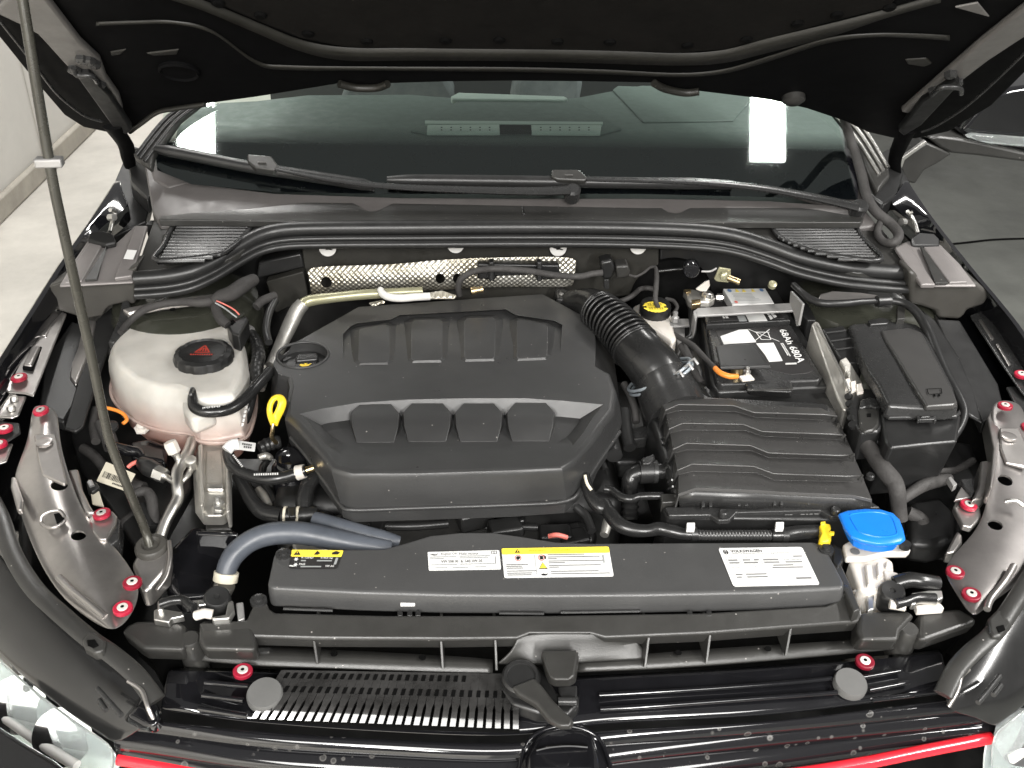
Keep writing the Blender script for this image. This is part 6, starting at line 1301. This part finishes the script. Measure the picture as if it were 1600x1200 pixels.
# ---------------------------------------------------------------- upper grille panel
gr = thing('upper_grille', 'glossy black grille top with slots, steps and dried water spots', 'grille', P(850, 1150, .60))
US = '180 250 400 600 800 950 1200 1430 1550'
rowz = [('262,1040 300,1040 400,1040 600,1050 800,1055 950,1050 1200,1036 1430,1016 1470,1010', .7455),
        ('252,1096 300,1102 400,1115 600,1128 800,1134 950,1112 1200,1100 1430,1076 1484,1070', .7415),
        ('250,1106 300,1112 400,1125 600,1138 800,1144 950,1124 1200,1112 1430,1085 1490,1078', .7365),
        ('248,1111 300,1118 400,1131 600,1145 800,1151 950,1132 1200,1119 1430,1091 1492,1084', .7310)]
grid('top_panel', [crom([P(a, b_, z-(.013 if i in (2, 3, 4) else 0)) for i, (a, b_) in enumerate(T(s))], 4) for s, z in rowz], 'gloss', gr, solid=.003, sub=1)
def stepband(name, a, za, b_, zb, mat):
    A = crom(PS(a, za), 4); B = crom(PS(b_, zb), 4)
    mid = [p.lerp(q, .5)+V((0, 0, .0015)) for p, q in zip(A, B)]
    return grid(name, [[p+V((0, .004, -.010)) for p in A], A, mid, B, [p+V((0, -.002, -.004)) for p in B], [p+V((0, .001, -.016)) for p in B]], mat, gr, solid=.002, sub=1)
r3_ = '180,1120 250,1128 400,1143 600,1156 800,1162 950,1142 1200,1128 1430,1100 1560,1085'
r4_ = '178,1130 250,1138 400,1158 600,1170 800,1177 950,1155 1200,1136 1430,1112 1556,1098'
r5_ = '178,1134 250,1144 400,1164 600,1176 800,1183 950,1161 1200,1142 1430,1118 1556,1104'
r6_ = '178,1160 250,1170 400,1192 600,1204 800,1210 955,1184 1200,1158 1430,1134 1556,1118'
stepband('step', r3_, .728, r4_, .723, 'gloss_spots'); stepband('step', r5_, .713, r6_, .705, 'gloss_spots')
r7_ = '180,1164 250,1176 400,1198 600,1210 800,1216 955,1190 1200,1164 1430,1140 1556,1126'
r8_ = '182,1184 250,1196 400,1222 600,1236 800,1240 955,1218 1200,1190 1430,1158 1556,1146'
stepband('step', r7_, .694, r8_, .684, 'gloss_spots')
red = crom(PS('186,1186 250,1197 400,1224 600,1238 800,1244 955,1226 1200,1214 1330,1196 1440,1174 1548,1153', .682), 4)
sweep('red_strip', red, .0075, 'red_strip', gr, ns=10)
# slots with fins (left half)
sl0, sl1 = 392, 806
slab('slot_recess', PS('440,1044 800,1054 812,1142 600,1136 392,1122 420,1090', .7385), (0, 0, -.004), 'hollow', gr, bevel=0)
n_ = 29
mk('fin_gloss', (.020, .0195, .019), .16, coat=.5, noise=.4, nscale=60, var=.4, dust=.01)
for i in range(n_+1):
    f = i/n_; ub = 396+(806-396)*f; ut = ub+50*(1-f)
    vt = 1047+6*f; vb = 1123+16*f
    w = 4.4
    ks = ((0, -.0105), (.15, -.0048), (.19, -.0034), (.25, -.0016), (.33, -.0004), (.42, 0), (1, 0)); m_ = len(ks)
    a = [P(ub-(w if k < .4 else 6.3)+(ut-ub)*k, vb+(vt-vb)*k, .7495+dz) for k, dz in ks]
    b_ = [P(ub+(w if k < .4 else 6.3)+(ut-ub)*k, vb+(vt-vb)*k, .7495+dz) for k, dz in ks]
    vs_ = a+b_; lo_ = [p+V((0, .003, -.006)) for p in vs_]
    fs_ = [[j, j+1, m_+j+1, m_+j] for j in range(m_-1)]+[[2*m_+j, 3*m_+j, 3*m_+j+1, 2*m_+j+1] for j in range(m_-1)]
    fs_ += [[j, 2*m_+j, 2*m_+j+1, j+1] for j in range(m_-1)]+[[m_+j, m_+j+1, 3*m_+j+1, 3*m_+j] for j in range(m_-1)]+[[0, m_, 3*m_, 2*m_], [m_-1, 3*m_-1, 4*m_-1, 2*m_-1]]
    for k0, k1 in ((.56, .68), (.84, .95)):
        if i < n_ and ub+7+(ut-ub)*k0 < 735+60*(k0 < .7):
            uc = lambda k: ub+7.1+(ut-ub)*k
            slab('slot', [P(uc(k)+e*3.0, vb+(vt-vb)*k, .7502) for k, e in ((k0, -1), (k0, 1), (k1, 1), (k1, -1))], (0, 0, -.001), 'hollow', gr, bevel=0)
    mesh('fin', vs_+lo_, fs_, 'fin_gloss', gr, sharp=25)
tubes_ = ('936,1086,.7475 1010,1082,.748 1107,1076,.748 1230,1067,.748 1300,1060,.748', '938,1108,.746 1010,1104,.747 1107,1097,.747 1230,1088,.747 1308,1082,.747')
for s in tubes_: sweep('rib', crom(PS(s), 5), .0028, 'gloss', gr, ns=10)
for s in ('1348,1058 1406,1048', '1358,1078 1420,1066', '1362,1094 1428,1086', '320,1066 388,1072', '316,1086 380,1094', '310,1107 386,1119'):
    sweep('short_rib', PS(s, .7485), .0030, 'gloss', gr, ns=8)
for u, v, r in ((414, 1086, .0195), (1328, 1069, .0185)):
    lathe('round_pad', [(r*1.05, -.004), (r*1.05, .003), (r*.98, .006), (.003, .0065)], P(u, v, .748), (0, -.15, 1), 'pad_grey', gr, n=32)
bolt(gr, 380, 1053, .751); bolt(gr, 1350, 1038, .751)
emb = thing('front_emblem', 'black round brand emblem top at the centre of the grille', 'emblem', P(880, 1190, .65))
loft('dome', [PS('838,1152 852,1142 880,1138 910,1142 924,1154 930,1180 932,1205 826,1205 828,1180', .735), PS('814,1180 830,1150 870,1134 920,1140 945,1165 954,1200 950,1230 810,1230 808,1200', .718)], 'gloss', emb, bevel=.006, seg=3)
sweep('rim', crom(PS('812,1205,.72 818,1172,.725 836,1148,.73 872,1135,.732 914,1140,.73 940,1160,.725 956,1205,.72'), 5), .0026, 'gloss', emb, ns=10)
sweep('inner_line', crom(PS('838,1172,.738 860,1167,.74 890,1165,.74 918,1167,.738'), 4), .0016, 'chrome', emb, ns=6)
lt = thing('bonnet_release', 'black bonnet release lever with round pivot in the grille centre', 'release lever', P(840, 1080, .73))
slab('base', PS('786,1048 800,1040 842,1040 858,1060 870,1080 905,1085 905,1100 890,1116 840,1112 800,1100 784,1078', .752), (0, 0, -.02), 'plastic', lt, bevel=.004)
lathe('pivot', [(.022, -.004), (.0225, .006), (.020, .009), (.0165, .0085), (.016, .0065), (.002, .0065)], P(814, 1062, .765), (0, -.15, 1), 'plastic', lt, n=32)
loft('lever', [PS('800,1072 812,1084 838,1098 858,1122 876,1134 892,1134 895,1124 880,1110 862,1092 846,1070 834,1058', .774), PS('797,1080 810,1092 836,1108 856,1132 876,1142 894,1141 898,1130 884,1116 866,1098 850,1078 838,1066', .764)], 'plastic_grey', lt, bevel=.003, seg=3)
bp_ = thing('rubber_bump_stop', 'grey rubber block standing behind the bonnet release lever', 'bump stop', P(876, 1050, .74))
loft('block', [PS('846,1016 903,1015 902,1030 898,1056 890,1062 866,1062 858,1056 852,1040', .785), PS('844,1026 905,1025 904,1042 900,1068 890,1074 866,1074 856,1068 850,1050', .765)], 'plastic_grey', bp_, bevel=.003, seg=3)
slab('foot', PS('872,1072 902,1070 902,1090 892,1096 876,1094', .756), (0, 0, -.01), 'plastic', bp_, bevel=.002)
sweep('spring_pin', PS('872,1096,.758 900,1096,.758'), .005, 'plastic_satin', bp_, ns=10)
# ---------------------------------------------------------------- headlamps
def headlamp(label, hous, strip, clip, lens, inner, side, bowls):
    t = thing('headlamp', label, 'headlamp', P(lens[0][0][0], lens[0][0][1], .55), 'headlamps')
    grid('housing', [[P(*a) for a in r] for r in hous], 'headlamp_black', t, solid=.003, sub=2)
    pa = crom(PS(strip), 6); n = len(pa)
    sweep('edge_strip', pa, [.011]*n, 'plastic_grey', t, ns=12, flat=.45)
    for s, z in clip: slab('clip_boss', PS(s, z), (0, 0, -.014), 'plastic_grey', t, bevel=.003)
    grid('lens', [[P(*a) for a in r] for r in lens], 'lens', t, solid=.004, sub=2)
    grid('reflector', [[P(*a)+V((0, .008, -.022)) for a in r] for r in lens], 'lamp_inner', t, solid=.003, sub=1)
    for (u_, v_, z_) in bowls:
        lathe('reflector_bowl', [(.034, .006), (.030, .002), (.020, -.012), (.010, -.020), (.002, -.021)], P(u_, v_, z_), (0, -.75, .6), 'chrome', t, n=32)
    for s, z in inner: sweep('light_guide', crom(PS(s, z), 4), .006, 'white', t, ns=10)
    return t
mk('headlamp_black', (.010, .010, .010), .17, coat=.3, noise=.1, nscale=30, var=.15, dust=.003)
#mk('lens', (.90, .96, .95), .05, noise=0, trans=.75, ior=1.2)
hl = headlamp('headlamp with glassy white lens at the bottom left corner', [
    [(-60, 800, .80), (-10, 850, .80), (40, 915, .797), (100, 975, .792), (160, 1020, .785), (215, 1065, .775), (250, 1112, .76)],
    [(-60, 840, .795), (-20, 890, .795), (30, 950, .79), (90, 1010, .785), (150, 1055, .777), (200, 1095, .765), (236, 1130, .752)],
    [(-60, 900, .77), (-25, 950, .77), (20, 1010, .765), (80, 1065, .76), (135, 1105, .752), (175, 1135, .742), (205, 1150, .735)],
    [(-60, 960, .74), (-30, 990, .74), (10, 1040, .735), (70, 1090, .73), (125, 1130, .724), (160, 1152, .718), (178, 1166, .712)]],
    '-20,770,.83 0,808,.825 20,866,.82 52,918,.815 90,955,.812 140,998,.806 172,1020,.80 212,1054,.79 244,1096,.775', [('128,1000 136,986 150,988 166,1000 162,1016 148,1020 132,1010', .812)],
    [[(-80, 950, .73), (-30, 1000, .73), (10, 1040, .73), (70, 1092, .724), (125, 1132, .718), (160, 1154, .712), (180, 1172, .705)],
     [(-80, 1010, .70), (-40, 1050, .70), (0, 1090, .70), (60, 1136, .695), (110, 1168, .69), (150, 1190, .686), (176, 1206, .68)],
     [(-80, 1120, .64), (-40, 1150, .64), (0, 1180, .64), (50, 1215, .635), (100, 1240, .63), (140, 1260, .625), (170, 1270, .62)]],
    [('-10,1110 20,1130 70,1166 120,1196', .678)], -1, [(30, 1100, .69), (100, 1150, .685)])
slab('bezel', PS('-60,1105 -10,1128 40,1160 84,1186 120,1215 60,1260 -60,1260', .715), (0, .01, -.05), 'headlamp_black', hl, bevel=.006)
slab('clip_hole', PS('136,1000 148,999 154,1008 146,1012 137,1008', .8132), (0, 0, -.001), 'hollow', hl, bevel=0)
for s, z in (('152,1076 172,1098 190,1118', .79), ('155,1094 166,1110', .785)): sweep('rib', PS(s, z), .003, 'plastic_satin', hl, ns=8)
loft('horn', [PS('214,1100 224,1080 234,1082 246,1106 250,1124 240,1136 226,1132 200,1118', .772), PS('194,1120 220,1086 240,1088 254,1116 256,1138 244,1148 220,1142 192,1128', .752)], 'gloss', hl, bevel=.005)
sweep('horn_edge', crom(PS('200,1064,.79 216,1074,.788 224,1084,.786 232,1108,.78 244,1132,.765'), 4), .0025, 'bracket', hl, ns=8)
hr = headlamp('headlamp with glassy white lens at the bottom right corner', [
    [(1690, 820, .80), (1640, 880, .80), (1600, 930, .797), (1560, 985, .792), (1520, 1022, .785), (1488, 1058, .775), (1474, 1095, .76)],
    [(1690, 860, .795), (1650, 920, .795), (1612, 972, .79), (1575, 1020, .785), (1540, 1058, .777), (1508, 1090, .765), (1488, 1116, .752)],
    [(1690, 930, .77), (1660, 980, .77), (1630, 1030, .765), (1595, 1070, .76), (1565, 1098, .752), (1540, 1112, .742), (1524, 1120, .735)],
    [(1690, 1000, .74), (1670, 1040, .74), (1640, 1070, .735), (1610, 1098, .73), (1585, 1118, .724), (1566, 1130, .718), (1556, 1140, .712)]],
    '1680,770,.83 1640,850,.82 1610,902,.816 1580,950,.812 1552,990,.806 1520,1018,.80 1494,1046,.79 1474,1086,.775', [('1544,966 1558,952 1574,954 1580,976 1566,994 1552,994 1546,984', .814)],
    [[(1690, 1010, .73), (1660, 1060, .73), (1630, 1084, .73), (1606, 1104, .724), (1584, 1122, .718), (1566, 1134, .712), (1552, 1150, .705)],
     [(1690, 1070, .70), (1670, 1110, .70), (1640, 1130, .70), (1612, 1150, .695), (1590, 1166, .69), (1570, 1178, .686), (1548, 1190, .68)],
     [(1690, 1150, .64), (1670, 1190, .64), (1650, 1200, .64), (1622, 1220, .635), (1600, 1236, .63), (1580, 1250, .625), (1550, 1260, .62)]],
    [('1640,1150 1610,1166 1580,1186', .678)], 1, [(1592, 1150, .69)])
slab('clip_hole', PS('1557,979 1568,976 1571,984 1561,988', .8152), (0, 0, -.001), 'hollow', hr, bevel=0)
for s, z in (('1562,1056 1540,1084 1528,1098', .79), ('1564,1070 1552,1086', .785)): sweep('rib', PS(s, z), .003, 'plastic_satin', hr, ns=8)
sweep('horn_edge', crom(PS('1514,1046,.79 1502,1058,.788 1496,1080,.78 1482,1104,.765'), 4), .0025, 'bracket', hr, ns=8)
# ---------------------------------------------------------------- door mirror
mi = thing('door_mirror', 'black door mirror with clear indicator strip at the right edge', 'mirror', V((1.0, 2.0, .95)))
def PM(s, Y=2.05): return PS(s, Y=Y)
slab('shell', PM('1498,205 1510,192 1545,150 1580,138 1640,130 1660,240 1600,242 1530,222 1508,215'), (0, .12, 0), 'paint', mi, bevel=.012, seg=3)
slab('lower_trim', PM('1450,216 1470,212 1500,216 1530,222 1600,238 1660,246 1660,260 1590,252 1530,244 1488,240 1470,232', 2.03), (0, .10, 0), 'plastic_grey', mi, bevel=.006)
slab('foot', PM('1406,262 1412,246 1448,222 1470,232 1488,241 1465,256 1445,266 1430,288 1415,284', 2.03), (0, .08, 0), 'plastic_grey', mi, bevel=.005)
slab('indicator', PM('1512,215 1522,211 1560,214 1660,222 1660,233 1590,229 1540,224', 2.025), (0, .02, 0), 'lens', mi, bevel=.002)
slab('shell_edge', PM('1406,260 1410,246 1446,220 1449,223 1414,250 1409,264', 2.028), (0, .01, 0), 'silver', mi, bevel=.001)
bake()
